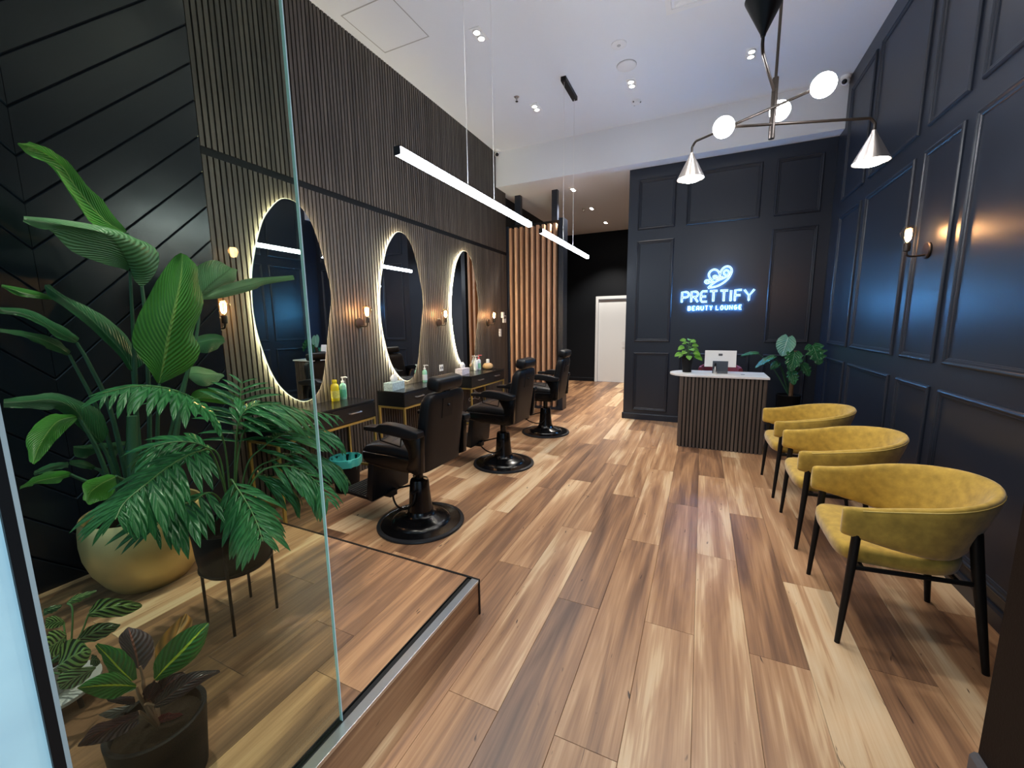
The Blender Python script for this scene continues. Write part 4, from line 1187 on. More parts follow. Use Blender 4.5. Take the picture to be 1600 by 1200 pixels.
for yy, nm in ((6.89, 'nearest the bulkhead edge'), (8.14, 'in the middle of the corridor'), (9.39, 'nearest the white door')):
    downlight(-2.05, yy, ZB, 'corridor downlight %s' % nm, REAR_DOWNLIGHT_W, 'downlights in the corridor ceiling')
def disc(name, label, cat, x, y, z, prof, m):
    t = thing(name, label, cat, (x, y, z))
    MB().lathe(prof, 28, (x, y, z)).build('cover', m, t, True)
    return t
t = disc('ceiling_speaker', 'small round ceiling speaker nearer the entrance', 'speaker', -.89, 4.51, ZC, [(.075, 0), (.075, -.006), (.065, -.010), (.001, -.010)], M['white_plastic'])
MB().lathe([(.018, -.0102), (.014, -.016), (.001, -.017)], 16, (-.89, 4.51, ZC), False, True).build('dome', M['groove'], t, True)
t = disc('exhaust_vent', 'larger round white ceiling vent behind the speaker', 'vent', -.876, 4.88, ZC, [(.10, 0), (.10, -.012), (.088, -.018), (.001, -.016)], M['white_plastic'])
MB().lathe([(.104, -.001), (.104, -.004), (.10, -.004)], 28, (-.876, 4.88, ZC), False, False).build('shadow_gap', M['groove'], t)
t = disc('smoke_detector', 'white smoke detector close to the bulkhead', 'detector', -.887, 5.66, ZC, [(.055, 0), (.055, -.012), (.045, -.03), (.03, -.034), (.001, -.034)], M['white_plastic'])
for a in (0, 2.1, 4.2):
    MB().box(-.008, .008, -.003, .003, -.030, -.014, Matrix.Translation((-.887 + .051 * math.cos(a), 5.66 + .051 * math.sin(a), ZC))).build('slot', M['grey_trim'], t)
for x, yy, z, lb in ((-2.18, 4.92, ZC, 'small sprinkler head in the high ceiling'), (-2.2, 8.11, ZB, 'small sprinkler head in the corridor ceiling')):
    t = thing('sprinkler', lb, 'sprinkler', (x, yy, z))
    MB().lathe([(.03, 0), (.03, -.004), (.012, -.008), (.010, -.03), (.004, -.034), (.004, -.05)], 16, (x, yy, z)).build('body', M['nickel'], t, True)
    MB().lathe([(.018, -.050), (.018, -.053), (.001, -.053)], 12, (x, yy, z)).build('deflector', M['bronze'], t)
for x, yy, z, lb in ((-3.085, 6.17, 4.16, 'dome security camera in the corner above the slat wall'), (1.325, 6.17, 4.17, 'dome security camera in the corner above the panelled wall')):
    t = thing('security_camera', lb, 'camera', (x, yy, z))
    MB().lathe([(.05, ZC - z), (.05, ZC - z - .02), (.04, ZC - z - .03), (.02, ZC - z - .03)], 20, (x, yy, z)).build('mount', M['white_plastic'], t, True)
    MB().sphere((x, yy, z - .005), .042, 18, 12).build('body', M['white_plastic'], t, True, auto=80)
    MB().sphere((x + .012 * (1 if x < 0 else -1), yy - .022, z - .018), .027, 14, 10).build('lens', M['dark_lens'], t, True, auto=80)
ac = thing('air_diffuser', 'square white air-conditioning diffuser at the ceiling edge', 'air vent', (-.12, 3.98, ZC))
for k in range(4):
    h = .31 - .07 * k
    m = MB()
    P = [(-.12 - h, 3.98 - h), (-.12 + h, 3.98 - h), (-.12 + h, 3.98 + h), (-.12 - h, 3.98 + h)]
    q = h - .045
    Q = [(-.12 - q, 3.98 - q), (-.12 + q, 3.98 - q), (-.12 + q, 3.98 + q), (-.12 - q, 3.98 + q)]
    z0, z1 = ZC - .012, ZC - .001 if k else ZC - .010
    m.loft([[(a, b, ZC) for a, b in P], [(a, b, z0) for a, b in P], [(a, b, z1) for a, b in Q], [(a, b, ZC) for a, b in Q]], False, False)
    m.build('blade_frame', M['white_plastic'], ac)
MB().box(-.12 - .05, -.12 + .05, 3.98 - .05, 3.98 + .05, ZC - .010, ZC).build('centre_plate', M['white_plastic'], ac)

# ------------------------------------------------------------------ plants on the platform
STRELITZIA=[('a',[(-2.62,1.108,1.971),(-2.57,0.991,1.952),(-2.524,0.948,1.973),(-2.486,0.901,2.034),(-2.457,0.86,2.097),(-2.438,0.829,2.148),(-2.427,0.764,2.177),(-2.42,0.728,2.204)],[(-2.62,1.109,1.971),(-2.609,1.035,2.005),(-2.594,0.971,2.079),(-2.573,0.926,2.14),(-2.545,0.89,2.197),(-2.508,0.829,2.223),(-2.466,0.781,2.221),(-2.42,0.731,2.21)],[(-2.62,1.112,1.974),(-2.613,1.079,2.025),(-2.602,1.035,2.091),(-2.583,0.989,2.133),(-2.554,0.936,2.186),(-2.516,0.888,2.226),(-2.47,0.831,2.231),(-2.42,0.763,2.226)]),('p',[(-2.5,1.048,1.772),(-2.456,0.931,1.792),(-2.422,0.834,1.822),(-2.402,0.774,1.891),(-2.396,0.738,1.895),(-2.4,0.7,1.912)],[(-2.5,1.053,1.784),(-2.445,1.01,1.841),(-2.403,0.959,1.894),(-2.383,0.919,1.914),(-2.385,0.809,1.92),(-2.4,0.703,1.922)],[(-2.5,1.085,1.7),(-2.504,1.15,1.762),(-2.498,1.171,1.889),(-2.478,1.024,1.941),(-2.444,0.857,1.952),(-2.4,0.705,1.935)]),('a',[(-2.4,1.053,1.235),(-2.391,1.018,1.317),(-2.383,0.972,1.431),(-2.374,0.996,1.538),(-2.366,1.045,1.637),(-2.357,1.104,1.749),(-2.349,1.162,1.835),(-2.34,1.195,1.864)],[(-2.4,1.059,1.232),(-2.374,1.076,1.333),(-2.352,1.092,1.426),(-2.335,1.109,1.507),(-2.327,1.13,1.589),(-2.326,1.158,1.682),(-2.331,1.181,1.765),(-2.34,1.202,1.86)],[(-2.4,1.068,1.233),(-2.391,1.195,1.288),(-2.383,1.251,1.39),(-2.374,1.222,1.474),(-2.366,1.283,1.621),(-2.357,1.266,1.733),(-2.349,1.265,1.807),(-2.34,1.223,1.853)]),('p',[(-2.58,1.37,1.661),(-2.569,1.356,1.775),(-2.57,1.391,1.842),(-2.589,1.483,1.887),(-2.62,1.571,1.873)],[(-2.58,1.376,1.661),(-2.569,1.408,1.709),(-2.57,1.471,1.768),(-2.589,1.534,1.812),(-2.62,1.6,1.858)],[(-2.58,1.38,1.655),(-2.611,1.45,1.678),(-2.63,1.538,1.74),(-2.631,1.618,1.784),(-2.62,1.633,1.849)]),('p',[(-2.54,1.354,1.658),(-2.544,1.476,1.731),(-2.553,1.569,1.767),(-2.569,1.672,1.799),(-2.592,1.785,1.817),(-2.62,2.017,1.855)],[(-2.54,1.354,1.653),(-2.544,1.472,1.695),(-2.553,1.564,1.726),(-2.569,1.681,1.761),(-2.592,1.798,1.798),(-2.62,2.021,1.841)],[(-2.54,1.359,1.649),(-2.568,1.506,1.673),(-2.591,1.623,1.706),(-2.607,1.731,1.74),(-2.616,1.796,1.772),(-2.62,2.022,1.824)]),('d',[(-2.55,1.008,1.302),(-2.545,0.982,1.368),(-2.543,0.922,1.462),(-2.545,0.868,1.54),(-2.553,0.822,1.596),(-2.565,0.786,1.64),(-2.58,0.779,1.681)],[(-2.55,1.025,1.29),(-2.54,0.997,1.377),(-2.534,0.943,1.471),(-2.535,0.894,1.55),(-2.544,0.842,1.615),(-2.56,0.794,1.668),(-2.58,0.784,1.69)],[(-2.55,1.095,1.342),(-2.565,1.058,1.383),(-2.577,1.031,1.468),(-2.585,0.972,1.551),(-2.587,0.924,1.59),(-2.585,0.856,1.624),(-2.58,0.8,1.692)]),('a',[(-2.58,0.805,1.628),(-2.578,0.739,1.632),(-2.585,0.7,1.641),(-2.6,0.666,1.674)],[(-2.58,0.809,1.633),(-2.578,0.74,1.647),(-2.585,0.697,1.662),(-2.6,0.666,1.68)],[(-2.58,0.813,1.64),(-2.595,0.76,1.662),(-2.602,0.714,1.675),(-2.6,0.669,1.684)]),('d',[(-2.56,0.839,1.436),(-2.531,0.779,1.462),(-2.51,0.735,1.513),(-2.501,0.678,1.552),(-2.5,0.623,1.564)],[(-2.56,0.847,1.442),(-2.531,0.788,1.485),(-2.51,0.726,1.539),(-2.501,0.674,1.569),(-2.5,0.625,1.575)],[(-2.56,0.856,1.459),(-2.559,0.826,1.498),(-2.55,0.769,1.544),(-2.529,0.707,1.583),(-2.5,0.626,1.588)]),('d',[(-2.6,0.824,1.38),(-2.573,0.766,1.411),(-2.555,0.721,1.446),(-2.548,0.675,1.475),(-2.55,0.627,1.491)],[(-2.6,0.829,1.388),(-2.58,0.784,1.431),(-2.565,0.732,1.464),(-2.555,0.684,1.483),(-2.55,0.628,1.5)],[(-2.6,0.834,1.399),(-2.602,0.806,1.447),(-2.595,0.767,1.472),(-2.577,0.703,1.493),(-2.55,0.628,1.506)]),('a',[(-2.5,0.775,1.129),(-2.452,0.696,1.148),(-2.409,0.634,1.12),(-2.373,0.598,1.081),(-2.344,0.586,1.015),(-2.32,0.585,0.989)],[(-2.5,0.791,1.117),(-2.452,0.719,1.119),(-2.409,0.67,1.088),(-2.373,0.629,1.043),(-2.344,0.604,1.009),(-2.32,0.587,0.988)],[(-2.5,0.789,1.107),(-2.476,0.743,1.071),(-2.447,0.703,1.045),(-2.411,0.661,1.013),(-2.368,0.62,0.986),(-2.32,0.592,0.985)]),('d',[(-2.55,0.857,0.97),(-2.518,0.805,1.043),(-2.491,0.735,1.152),(-2.471,0.688,1.167),(-2.458,0.631,1.187),(-2.45,0.575,1.201)],[(-2.55,0.869,0.964),(-2.512,0.817,1.058),(-2.481,0.782,1.143),(-2.461,0.722,1.204),(-2.452,0.643,1.215),(-2.45,0.576,1.218)],[(-2.55,0.902,1.016),(-2.542,0.884,1.109),(-2.529,0.836,1.162),(-2.509,0.739,1.229),(-2.482,0.653,1.233),(-2.45,0.578,1.234)]),('a',[(-2.5,0.73,0.859),(-2.443,0.673,0.856),(-2.403,0.612,0.883),(-2.38,0.557,0.884)],[(-2.5,0.734,0.866),(-2.443,0.681,0.881),(-2.403,0.619,0.894),(-2.38,0.558,0.888)],[(-2.5,0.74,0.87),(-2.477,0.705,0.897),(-2.437,0.636,0.913),(-2.38,0.559,0.897)]),('d',[(-2.6,0.761,0.874),(-2.59,0.704,0.879),(-2.6,0.657,0.872)],[(-2.6,0.766,0.887),(-2.59,0.712,0.898),(-2.6,0.655,0.88)],[(-2.6,0.764,0.9),(-2.61,0.713,0.907),(-2.6,0.659,0.892)]),('a',[(-2.4,0.825,0.848),(-2.333,0.755,0.867),(-2.283,0.704,0.87),(-2.25,0.686,0.812)],[(-2.4,0.849,0.831),(-2.333,0.774,0.835),(-2.283,0.72,0.824),(-2.25,0.694,0.793)],[(-2.4,0.85,0.787),(-2.367,0.801,0.751),(-2.317,0.749,0.766),(-2.25,0.701,0.783)]),('d',[(-2.66,0.952,0.856),(-2.631,0.893,0.908),(-2.611,0.826,0.897),(-2.6,0.788,0.919)],[(-2.66,1.002,0.913),(-2.623,0.918,0.922),(-2.603,0.847,0.94),(-2.6,0.79,0.962)],[(-2.66,1.004,0.927),(-2.649,0.93,0.939),(-2.629,0.864,0.951),(-2.6,0.79,0.966)]),('d',[(-2.62,0.846,0.833),(-2.6,0.804,0.857),(-2.6,0.769,0.886)],[(-2.62,0.857,0.836),(-2.6,0.807,0.876),(-2.6,0.767,0.895)],[(-2.62,0.855,0.85),(-2.62,0.821,0.888),(-2.6,0.771,0.905)]),('p',[(-2.66,1.306,1.23),(-2.654,1.349,1.175),(-2.66,1.406,1.154),(-2.684,1.481,1.169),(-2.72,1.542,1.196)],[(-2.66,1.304,1.237),(-2.654,1.356,1.237),(-2.66,1.403,1.225),(-2.684,1.468,1.216),(-2.72,1.542,1.199)],[(-2.66,1.312,1.254),(-2.696,1.371,1.275),(-2.72,1.45,1.253),(-2.726,1.511,1.22),(-2.72,1.543,1.206)]),('d',[(-2.7,1.373,1.372),(-2.696,1.436,1.348),(-2.709,1.505,1.363),(-2.74,1.584,1.412)],[(-2.7,1.377,1.409),(-2.696,1.432,1.419),(-2.709,1.5,1.429),(-2.74,1.579,1.423)],[(-2.7,1.391,1.439),(-2.731,1.467,1.459),(-2.744,1.547,1.457),(-2.74,1.59,1.432)]),('a',[(-2.6,1.28,1.103),(-2.584,1.304,1.149),(-2.58,1.39,1.145),(-2.594,1.485,1.114),(-2.62,1.595,1.033)],[(-2.6,1.274,1.095),(-2.591,1.324,1.102),(-2.59,1.39,1.087),(-2.601,1.483,1.058),(-2.62,1.587,1.02)],[(-2.6,1.278,1.085),(-2.626,1.351,1.075),(-2.64,1.414,1.054),(-2.636,1.5,1.028),(-2.62,1.586,1.007)])]
STRELITZIA_STEMS=[[(-2.56,0.963,0.627),(-2.54,1.025,1.226),(-2.52,1.042,1.54),(-2.5,1.051,1.77)],[(-2.6,1.029,0.592),(-2.607,1.105,1.212),(-2.613,1.139,1.704),(-2.62,1.113,1.97)],[(-2.52,1.024,0.609),(-2.46,1.049,0.967),(-2.4,1.06,1.229)],[(-2.56,1.061,0.586),(-2.567,1.229,1.126),(-2.573,1.344,1.471),(-2.58,1.379,1.66)],[(-2.55,0.984,0.62),(-2.55,1.014,1.032),(-2.55,1.024,1.29)],[(-2.56,0.953,0.632),(-2.56,0.926,1.083),(-2.56,0.876,1.336),(-2.56,0.846,1.44)],[(-2.6,0.948,0.626),(-2.6,0.902,1.053),(-2.6,0.828,1.386)],[(-2.55,0.918,0.648),(-2.55,0.892,0.838),(-2.55,0.868,0.966)],[(-2.54,0.903,0.656),(-2.52,0.845,0.921),(-2.5,0.791,1.114)],[(-2.5,0.907,0.662),(-2.5,0.838,0.739),(-2.5,0.734,0.866)],[(-2.62,1.075,0.569),(-2.64,1.203,0.981),(-2.66,1.304,1.233)],[(-2.58,1.043,0.59),(-2.59,1.17,0.957),(-2.6,1.277,1.09)],[(-2.5,0.943,0.647),(-2.45,0.903,0.754),(-2.4,0.848,0.832)],[(-2.62,0.973,0.612),(-2.64,0.979,0.814),(-2.66,1.002,0.917)],[(-2.6,0.948,0.626),(-2.61,0.885,0.784),(-2.62,0.855,0.838)],[(-2.65,1.133,0.539),(-2.675,1.264,1.039),(-2.7,1.375,1.396)]]
STRELITZIA_TRUNK=[(-2.5,0.929,0.636),(-2.5,0.96,0.921),(-2.5,0.976,1.078)]
FRONDS=[[(-1.84,1.028,0.791),(-1.82,1.003,0.99),(-1.8,0.954,1.142),(-1.78,0.894,1.221),(-1.76,0.806,1.278),(-1.74,0.707,1.305),(-1.72,0.608,1.298)],[(-1.84,1.035,0.803),(-1.817,1.043,0.979),(-1.793,1.061,1.106),(-1.77,1.107,1.155),(-1.747,1.194,1.149),(-1.723,1.32,1.102),(-1.7,1.504,1.033)],[(-1.84,1.035,0.803),(-1.862,1.085,0.962),(-1.884,1.154,1.047),(-1.906,1.264,1.061),(-1.928,1.379,1.024),(-1.95,1.493,0.924)],[(-1.84,1.036,0.788),(-1.82,1.081,0.879),(-1.8,1.149,0.951),(-1.78,1.233,0.991),(-1.76,1.357,0.995),(-1.74,1.471,0.952),(-1.72,1.537,0.866)],[(-1.84,1.041,0.786),(-1.81,1.1,0.844),(-1.78,1.19,0.885),(-1.75,1.302,0.887),(-1.72,1.403,0.836),(-1.69,1.47,0.76),(-1.66,1.502,0.672)],[(-1.8,1.018,0.793),(-1.744,1.072,0.849),(-1.688,1.155,0.879),(-1.632,1.222,0.834),(-1.576,1.255,0.762),(-1.52,1.254,0.694)],[(-1.8,1.013,0.803),(-1.736,0.961,0.87),(-1.672,0.951,0.849),(-1.608,0.946,0.795),(-1.544,0.934,0.737),(-1.48,0.909,0.689)],[(-1.8,0.991,0.841),(-1.758,0.925,0.981),(-1.717,0.851,1.032),(-1.675,0.746,1.024),(-1.633,0.651,0.995),(-1.592,0.573,0.968),(-1.55,0.531,0.94)],[(-1.86,1.045,0.811),(-1.89,1.093,0.986),(-1.92,1.138,1.123),(-1.95,1.183,1.259)],[(-1.8,0.991,0.797),(-1.755,0.907,0.833),(-1.71,0.805,0.854),(-1.665,0.714,0.865),(-1.62,0.64,0.834)],[(-1.86,1.031,0.786),(-1.884,1.014,0.921),(-1.908,0.972,0.995),(-1.932,0.904,1.033),(-1.956,0.816,1.033),(-1.98,0.764,0.984)],[(-1.82,1.034,0.783),(-1.802,1.091,0.812),(-1.785,1.14,0.818),(-1.768,1.217,0.761),(-1.75,1.272,0.655)]]
CROTON=[('g',[(-1.36,0.491,0.518),(-1.34,0.492,0.582),(-1.32,0.525,0.626),(-1.3,0.567,0.643),(-1.28,0.6,0.64)],[(-1.36,0.493,0.513),(-1.329,0.512,0.551),(-1.305,0.537,0.582),(-1.289,0.566,0.611),(-1.28,0.603,0.636)],[(-1.36,0.497,0.505),(-1.34,0.532,0.508),(-1.32,0.569,0.524),(-1.3,0.593,0.564),(-1.28,0.605,0.629)]),('o',[(-1.42,0.518,0.5),(-1.43,0.535,0.564),(-1.44,0.583,0.592),(-1.45,0.622,0.598)],[(-1.42,0.533,0.487),(-1.421,0.556,0.528),(-1.431,0.588,0.561),(-1.45,0.626,0.597)],[(-1.42,0.545,0.492),(-1.43,0.589,0.522),(-1.44,0.635,0.558),(-1.45,0.628,0.595)]),('r',[(-1.42,0.476,0.544),(-1.425,0.458,0.613),(-1.43,0.457,0.648),(-1.435,0.473,0.658),(-1.44,0.482,0.659)],[(-1.42,0.484,0.529),(-1.418,0.482,0.583),(-1.42,0.48,0.619),(-1.428,0.481,0.644),(-1.44,0.483,0.658)],[(-1.42,0.494,0.521),(-1.425,0.523,0.546),(-1.43,0.528,0.593),(-1.435,0.508,0.632),(-1.44,0.485,0.658)]),('g',[(-1.4,0.453,0.526),(-1.4,0.422,0.57),(-1.4,0.411,0.628),(-1.4,0.401,0.679)],[(-1.4,0.46,0.522),(-1.39,0.434,0.588),(-1.39,0.417,0.639),(-1.4,0.404,0.68)],[(-1.4,0.471,0.52),(-1.4,0.47,0.57),(-1.4,0.448,0.631),(-1.4,0.406,0.683)]),('g',[(-1.35,0.447,0.53),(-1.333,0.395,0.554),(-1.317,0.36,0.602),(-1.3,0.331,0.658)],[(-1.35,0.45,0.534),(-1.323,0.408,0.587),(-1.306,0.368,0.629),(-1.3,0.331,0.659)],[(-1.35,0.447,0.545),(-1.333,0.411,0.618),(-1.317,0.37,0.65),(-1.3,0.332,0.66)]),('d',[(-1.33,0.472,0.47),(-1.3,0.503,0.517),(-1.27,0.544,0.528),(-1.24,0.596,0.501)],[(-1.33,0.473,0.461),(-1.291,0.506,0.489),(-1.261,0.543,0.508),(-1.24,0.596,0.497)],[(-1.33,0.477,0.447),(-1.3,0.517,0.454),(-1.27,0.561,0.476),(-1.24,0.598,0.492)]),('d',[(-1.38,0.489,0.453),(-1.37,0.511,0.496),(-1.36,0.558,0.482)],[(-1.38,0.493,0.442),(-1.36,0.518,0.472),(-1.36,0.561,0.476)],[(-1.38,0.497,0.431),(-1.37,0.538,0.435),(-1.36,0.566,0.467)]),('d',[(-1.34,0.441,0.471),(-1.307,0.385,0.518),(-1.273,0.34,0.56),(-1.24,0.302,0.565)],[(-1.34,0.442,0.456),(-1.298,0.388,0.502),(-1.265,0.342,0.54),(-1.24,0.3,0.563)],[(-1.34,0.441,0.432),(-1.307,0.396,0.46),(-1.273,0.345,0.504),(-1.24,0.301,0.559)]),('d',[(-1.42,0.465,0.459),(-1.435,0.443,0.474),(-1.45,0.421,0.484)],[(-1.42,0.466,0.443),(-1.43,0.44,0.466),(-1.45,0.417,0.484)],[(-1.42,0.462,0.433),(-1.435,0.44,0.451),(-1.45,0.42,0.473)]),('d',[(-1.37,0.465,0.459),(-1.35,0.463,0.512),(-1.33,0.481,0.532)],[(-1.37,0.473,0.444),(-1.345,0.47,0.486),(-1.33,0.483,0.526)],[(-1.37,0.483,0.441),(-1.35,0.5,0.478),(-1.33,0.488,0.519)]),('w',[(-1.44,0.471,0.437),(-1.46,0.457,0.42),(-1.48,0.435,0.422),(-1.5,0.412,0.417)],[(-1.44,0.471,0.427),(-1.456,0.454,0.412),(-1.476,0.432,0.412),(-1.5,0.412,0.416)],[(-1.44,0.474,0.413),(-1.46,0.454,0.394),(-1.48,0.431,0.392),(-1.5,0.413,0.411)]),('f',[(-1.37,0.482,0.384),(-1.35,0.497,0.402),(-1.33,0.524,0.386)],[(-1.37,0.481,0.377),(-1.346,0.504,0.384),(-1.33,0.536,0.363)],[(-1.37,0.485,0.365),(-1.35,0.513,0.352),(-1.33,0.533,0.362)])]
CROTON_STEMS=[[(-1.36,0.458,0.435),(-1.367,0.471,0.498),(-1.373,0.474,0.528),(-1.38,0.474,0.564)],[(-1.36,0.462,0.43),(-1.36,0.473,0.477),(-1.36,0.493,0.512)],[(-1.36,0.463,0.444),(-1.345,0.46,0.467),(-1.33,0.473,0.461)],[(-1.36,0.458,0.435),(-1.36,0.458,0.484),(-1.36,0.453,0.526)],[(-1.36,0.458,0.435),(-1.35,0.448,0.455),(-1.34,0.441,0.457)],[(-1.38,0.47,0.421),(-1.4,0.509,0.449),(-1.42,0.533,0.487)]]
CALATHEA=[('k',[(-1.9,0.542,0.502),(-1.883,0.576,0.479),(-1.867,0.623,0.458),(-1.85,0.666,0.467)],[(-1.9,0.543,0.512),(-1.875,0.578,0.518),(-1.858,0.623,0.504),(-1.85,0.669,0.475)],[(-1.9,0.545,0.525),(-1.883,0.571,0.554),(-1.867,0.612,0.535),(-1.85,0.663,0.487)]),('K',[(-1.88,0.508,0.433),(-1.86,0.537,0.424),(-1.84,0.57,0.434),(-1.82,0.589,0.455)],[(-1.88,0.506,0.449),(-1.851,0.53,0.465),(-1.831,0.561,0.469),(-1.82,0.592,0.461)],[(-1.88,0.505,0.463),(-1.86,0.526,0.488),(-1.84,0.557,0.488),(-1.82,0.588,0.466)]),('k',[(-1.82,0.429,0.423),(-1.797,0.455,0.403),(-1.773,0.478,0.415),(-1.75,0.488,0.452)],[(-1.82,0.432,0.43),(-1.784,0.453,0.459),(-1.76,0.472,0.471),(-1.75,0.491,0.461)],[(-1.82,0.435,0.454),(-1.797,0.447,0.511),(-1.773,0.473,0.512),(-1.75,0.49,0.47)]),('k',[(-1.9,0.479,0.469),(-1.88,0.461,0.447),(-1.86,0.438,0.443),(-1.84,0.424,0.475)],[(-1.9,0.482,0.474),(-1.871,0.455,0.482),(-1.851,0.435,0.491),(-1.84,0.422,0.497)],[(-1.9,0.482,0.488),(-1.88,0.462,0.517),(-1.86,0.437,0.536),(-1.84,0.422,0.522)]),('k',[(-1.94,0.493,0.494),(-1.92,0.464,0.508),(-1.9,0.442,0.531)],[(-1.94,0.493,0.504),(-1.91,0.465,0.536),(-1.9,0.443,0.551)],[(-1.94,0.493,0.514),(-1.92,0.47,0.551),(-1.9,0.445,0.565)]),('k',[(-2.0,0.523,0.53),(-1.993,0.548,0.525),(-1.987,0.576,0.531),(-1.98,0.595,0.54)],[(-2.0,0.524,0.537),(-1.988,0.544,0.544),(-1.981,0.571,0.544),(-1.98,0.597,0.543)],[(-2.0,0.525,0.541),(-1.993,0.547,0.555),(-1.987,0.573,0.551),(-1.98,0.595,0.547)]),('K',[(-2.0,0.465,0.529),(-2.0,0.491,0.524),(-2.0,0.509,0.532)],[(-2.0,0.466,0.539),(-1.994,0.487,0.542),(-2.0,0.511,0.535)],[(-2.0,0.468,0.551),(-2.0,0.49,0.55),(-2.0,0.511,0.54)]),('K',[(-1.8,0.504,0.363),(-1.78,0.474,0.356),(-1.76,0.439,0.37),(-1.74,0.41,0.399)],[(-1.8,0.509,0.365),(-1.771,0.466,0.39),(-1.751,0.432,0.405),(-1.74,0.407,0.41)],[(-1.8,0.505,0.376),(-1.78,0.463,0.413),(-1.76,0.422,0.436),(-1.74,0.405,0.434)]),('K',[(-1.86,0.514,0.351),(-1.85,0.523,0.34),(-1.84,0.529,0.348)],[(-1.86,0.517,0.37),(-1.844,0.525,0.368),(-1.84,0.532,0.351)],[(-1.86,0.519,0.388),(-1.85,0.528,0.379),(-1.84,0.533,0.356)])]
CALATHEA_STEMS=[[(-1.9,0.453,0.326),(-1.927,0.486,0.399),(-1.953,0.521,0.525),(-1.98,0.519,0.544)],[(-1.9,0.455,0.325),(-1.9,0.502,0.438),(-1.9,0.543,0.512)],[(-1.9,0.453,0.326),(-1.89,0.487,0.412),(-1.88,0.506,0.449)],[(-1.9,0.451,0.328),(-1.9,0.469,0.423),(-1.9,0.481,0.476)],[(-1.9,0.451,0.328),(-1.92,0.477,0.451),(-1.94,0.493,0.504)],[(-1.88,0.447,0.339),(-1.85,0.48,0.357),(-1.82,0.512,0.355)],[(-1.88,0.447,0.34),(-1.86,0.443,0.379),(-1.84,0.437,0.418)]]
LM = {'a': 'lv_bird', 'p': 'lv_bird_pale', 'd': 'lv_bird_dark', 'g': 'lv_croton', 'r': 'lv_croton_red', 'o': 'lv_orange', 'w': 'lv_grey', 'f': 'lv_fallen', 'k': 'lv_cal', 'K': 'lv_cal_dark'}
sl = thing('bird_of_paradise', 'tall broad-leaved plant in a big round gold pot', 'plant', (-2.58, 1.0, ZP))
R_ = .25
MB().lathe([(.150, 0), (.156, .003), (.19, .05), (.225, .12), (.246, .20), (.251, .27), (.247, .34), (.240, .385), (.236, .392), (.229, .388), (.228, .34), (.22, .30)], 48, (-2.58, 1.0, ZP)).build('pot', M['gold_pot'], sl, True)
MB().lathe([(.001, .33), (.231, .32)], 32, (-2.58, 1.0, ZP), False, False).build('soil', M['soil'], sl)
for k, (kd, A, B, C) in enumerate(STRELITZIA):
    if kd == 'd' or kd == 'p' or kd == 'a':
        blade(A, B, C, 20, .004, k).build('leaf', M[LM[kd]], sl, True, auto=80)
for k, P in enumerate(STRELITZIA_STEMS):
    P = [P[0][:2] + (ZP + .325,)] + [tuple(p) for p in P[1:]]
    b = Vector(P[0]); b.x = -2.58 + (b.x + 2.58) * .9
    P[0] = tuple(b)
    MB().tube(crv(P, 14), [.012 - .006 * i / 13 for i in range(14)], 8).build('leaf_stem', M['stem_dark'], sl, True)
T_ = [Vector(p) for p in STRELITZIA_TRUNK]; T_[0].z = ZP + .32
MB().tube(crv(T_, 10), [.024 - .004 * i / 9 for i in range(10)], 12).build('trunk', M['stem_dark'], sl, True)
q = T_[-1].lerp(T_[0], .30)
MB().lathe([(.027, -.006), (.028, 0), (.027, .006)], 16, q, False, False).build('plant_tie', mat('green_tie', (.02, .16, .10), .4), sl, True)

pa = thing('potted_palm', 'feathery palm in black bowl planter on four slim legs', 'plant', (-1.838, 1.006, ZP))
px_, py_ = -1.838, 1.006
MB().lathe([(.095, .246), (.122, .254), (.134, .275), (.142, .33), (.149, .43), (.154, .455), (.147, .455), (.140, .42)], 36, (px_, py_, ZP)).build('planter', M['black_pot'], pa, True)
MB().lathe([(.001, .435), (.142, .43)], 24, (px_, py_, ZP), False, False).build('soil', M['soil'], pa)
for a, b in ((-1, -1), (1, -1), (1, 1), (-1, 1)):
    x, yv = px_ + a * .096, py_ + b * .096
    MB().tube([(x, yv, ZP), (x, yv, ZP + .26), (x + a * .006, yv + b * .006, ZP + .44)], .0062, 8).build('stand_leg', M['black_metal'], pa, True)
MB().tube([(px_ + .137 * math.cos(2 * PI * k / 36), py_ + .137 * math.sin(2 * PI * k / 36), ZP + .275) for k in range(36)], .0045, 6, closed=True).build('stand_ring', M['black_metal'], pa, True)
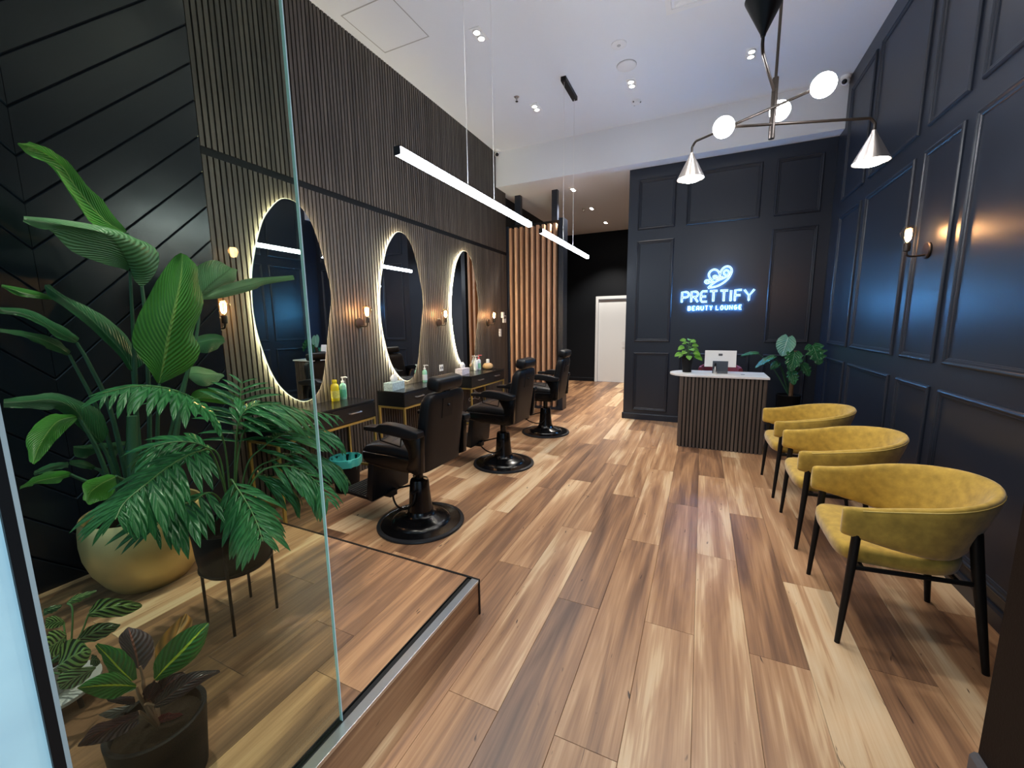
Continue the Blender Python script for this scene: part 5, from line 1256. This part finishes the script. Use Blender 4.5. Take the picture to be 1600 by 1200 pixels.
# one leaflet mesh, unit length along x, drooping
lm = MB(); lm.uv = []
NL = 8
rows = []
for k in range(NL):
    f = k / (NL - 1)
    wd = .086 * (math.sin(PI * min(1, (f * .93 + .07))) ** .7) + .003
    z = -.26 * f * f
    rows += [(f, -wd, z + .30 * wd), (f, -wd * .5, z + .10 * wd), (f, 0, z), (f, wd * .5, z + .10 * wd), (f, wd, z + .30 * wd)]
    lm.uv += [(-1, f), (-.5, f), (0, f), (.5, f), (1, f)]
lm.add(rows, [(k * 5 + i, k * 5 + i + 1, (k + 1) * 5 + i + 1, (k + 1) * 5 + i) for k in range(NL - 1) for i in range(4)])
lme = lm.mesh('leaflet', True, auto=80); lme.materials.append(M['lv_palm'])
rnd = random.Random(11)
for fi, P in enumerate(FRONDS):
    P = [Vector(p) for p in P]
    P[0] = Vector((px_ + (P[0].x - px_) * .3, py_ + rnd.uniform(-.02, .02), ZP + .43))
    C_ = crv(P, 40)
    fr = MB().tube(C_, [.0042 - .0028 * i / 39 for i in range(40)], 6).build('frond', M['stem'], pa, True)
    Ln = sum((C_[i + 1] - C_[i]).length for i in range(39))
    npair = max(7, int(Ln * .72 / .047))
    o0 = org(pa)
    for k in range(npair):
        s = .30 + .70 * (k + .5) / npair
        i = min(38, int(s * 39))
        p = C_[i]; tg = (C_[min(39, i + 1)] - C_[max(0, i - 1)]).normalized()
        # the frond's own plane: sides lie across the rachis, roughly level
        sd = tg.cross(Vector((.25, -.1, 1))).normalized()
        ll = (.195 * (math.sin(PI * (.18 + .80 * (k + .5) / npair)) ** .7) + .02) * (0.92 if Ln > .35 else .7)
        for sgn in (-1, 1):
            d = (tg * (.62 + .45 * (k / npair)) + sd * sgn * (1.0 - .3 * k / npair) + Vector((0, 0, -.34 + rnd.uniform(-.16, .16)))).normalized()
            nz = (Vector((.35, -.15, 1)) - d * d.dot(Vector((.35, -.15, 1)))).normalized()
            ny = nz.cross(d)
            sc = ll * rnd.uniform(.9, 1.08)
            lo = put('leaflet', lme, None, fr)
            mm = Matrix((d * sc, ny * sc * 1.0, nz * sc)).transposed().to_4x4()
            mm.translation = p - o0
            lo.matrix_local = mm

cr = thing('potted_croton', 'croton with yellow-veined leaves in black cylinder pot', 'plant', (-1.36, .485, ZP))
MB().lathe([(.095, 0), (.100, .004), (.113, .18), (.115, .203), (.110, .206), (.102, .203), (.100, .17)], 36, (-1.36, .485, ZP)).build('pot', M['black_pot'], cr, True)
MB().lathe([(.001, .178), (.103, .172)], 24, (-1.36, .485, ZP), False, False).build('soil', M['soil'], cr)
for k, (kd, A, B, C) in enumerate(CROTON):
    blade(A, B, C, 14, .0015, k).build('leaf', M['lv_croton_dark' if kd == 'd' else LM[kd]], cr, True, auto=80)
for P in CROTON_STEMS:
    P = [tuple(p) for p in P]
    P[0] = (-1.36, .485, ZP + .17)
    MB().tube(crv(P, 10), [.006 - .003 * i / 9 for i in range(10)], 7).build('leaf_stem', M['stem_red'], cr, True)

kx, ky = -1.99, .452
st = thing('plant_table', 'low round white table under the striped-leaf plant', 'table', (kx, ky, ZP))
MB().lathe([(.118, .052), (.122, .055), (.122, .066), (.118, .069)], 36, (kx, ky, ZP)).build('table_top', M['white_pot'], st, True)
for a in (.35, .35 + 2 * PI / 3, .35 + 4 * PI / 3, ):
    MB().tube([(kx + .100 * math.cos(a), ky + .100 * math.sin(a), ZP), (kx + .092 * math.cos(a), ky + .092 * math.sin(a), ZP + .053)], .007, 8).build('leg', M['black_metal'], st, True)
ka = thing('potted_calathea', 'striped-leaf plant on the low white table behind the frame', 'plant', (kx, ky - .02, ZP + .069))
MB().lathe([(.06, 0), (.064, .004), (.078, .105), (.080, .112), (.074, .112), (.07, .09)], 28, (kx, ky - .02, ZP + .069)).build('pot', M['white_pot'], ka, True)
MB().lathe([(.001, .095), (.072, .092)], 20, (kx, ky - .02, ZP + .069), False, False).build('soil', M['soil'], ka)
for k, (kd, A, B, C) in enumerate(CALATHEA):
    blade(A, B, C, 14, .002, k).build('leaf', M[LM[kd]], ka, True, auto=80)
for P in CALATHEA_STEMS:
    P = [tuple(p) for p in P]
    P[0] = (kx, ky - .02, ZP + .069 + .09)
    MB().tube(crv(P, 10), .0028, 6).build('leaf_stem', M['stem'], ka, True)
bpy.context.view_layer.update()
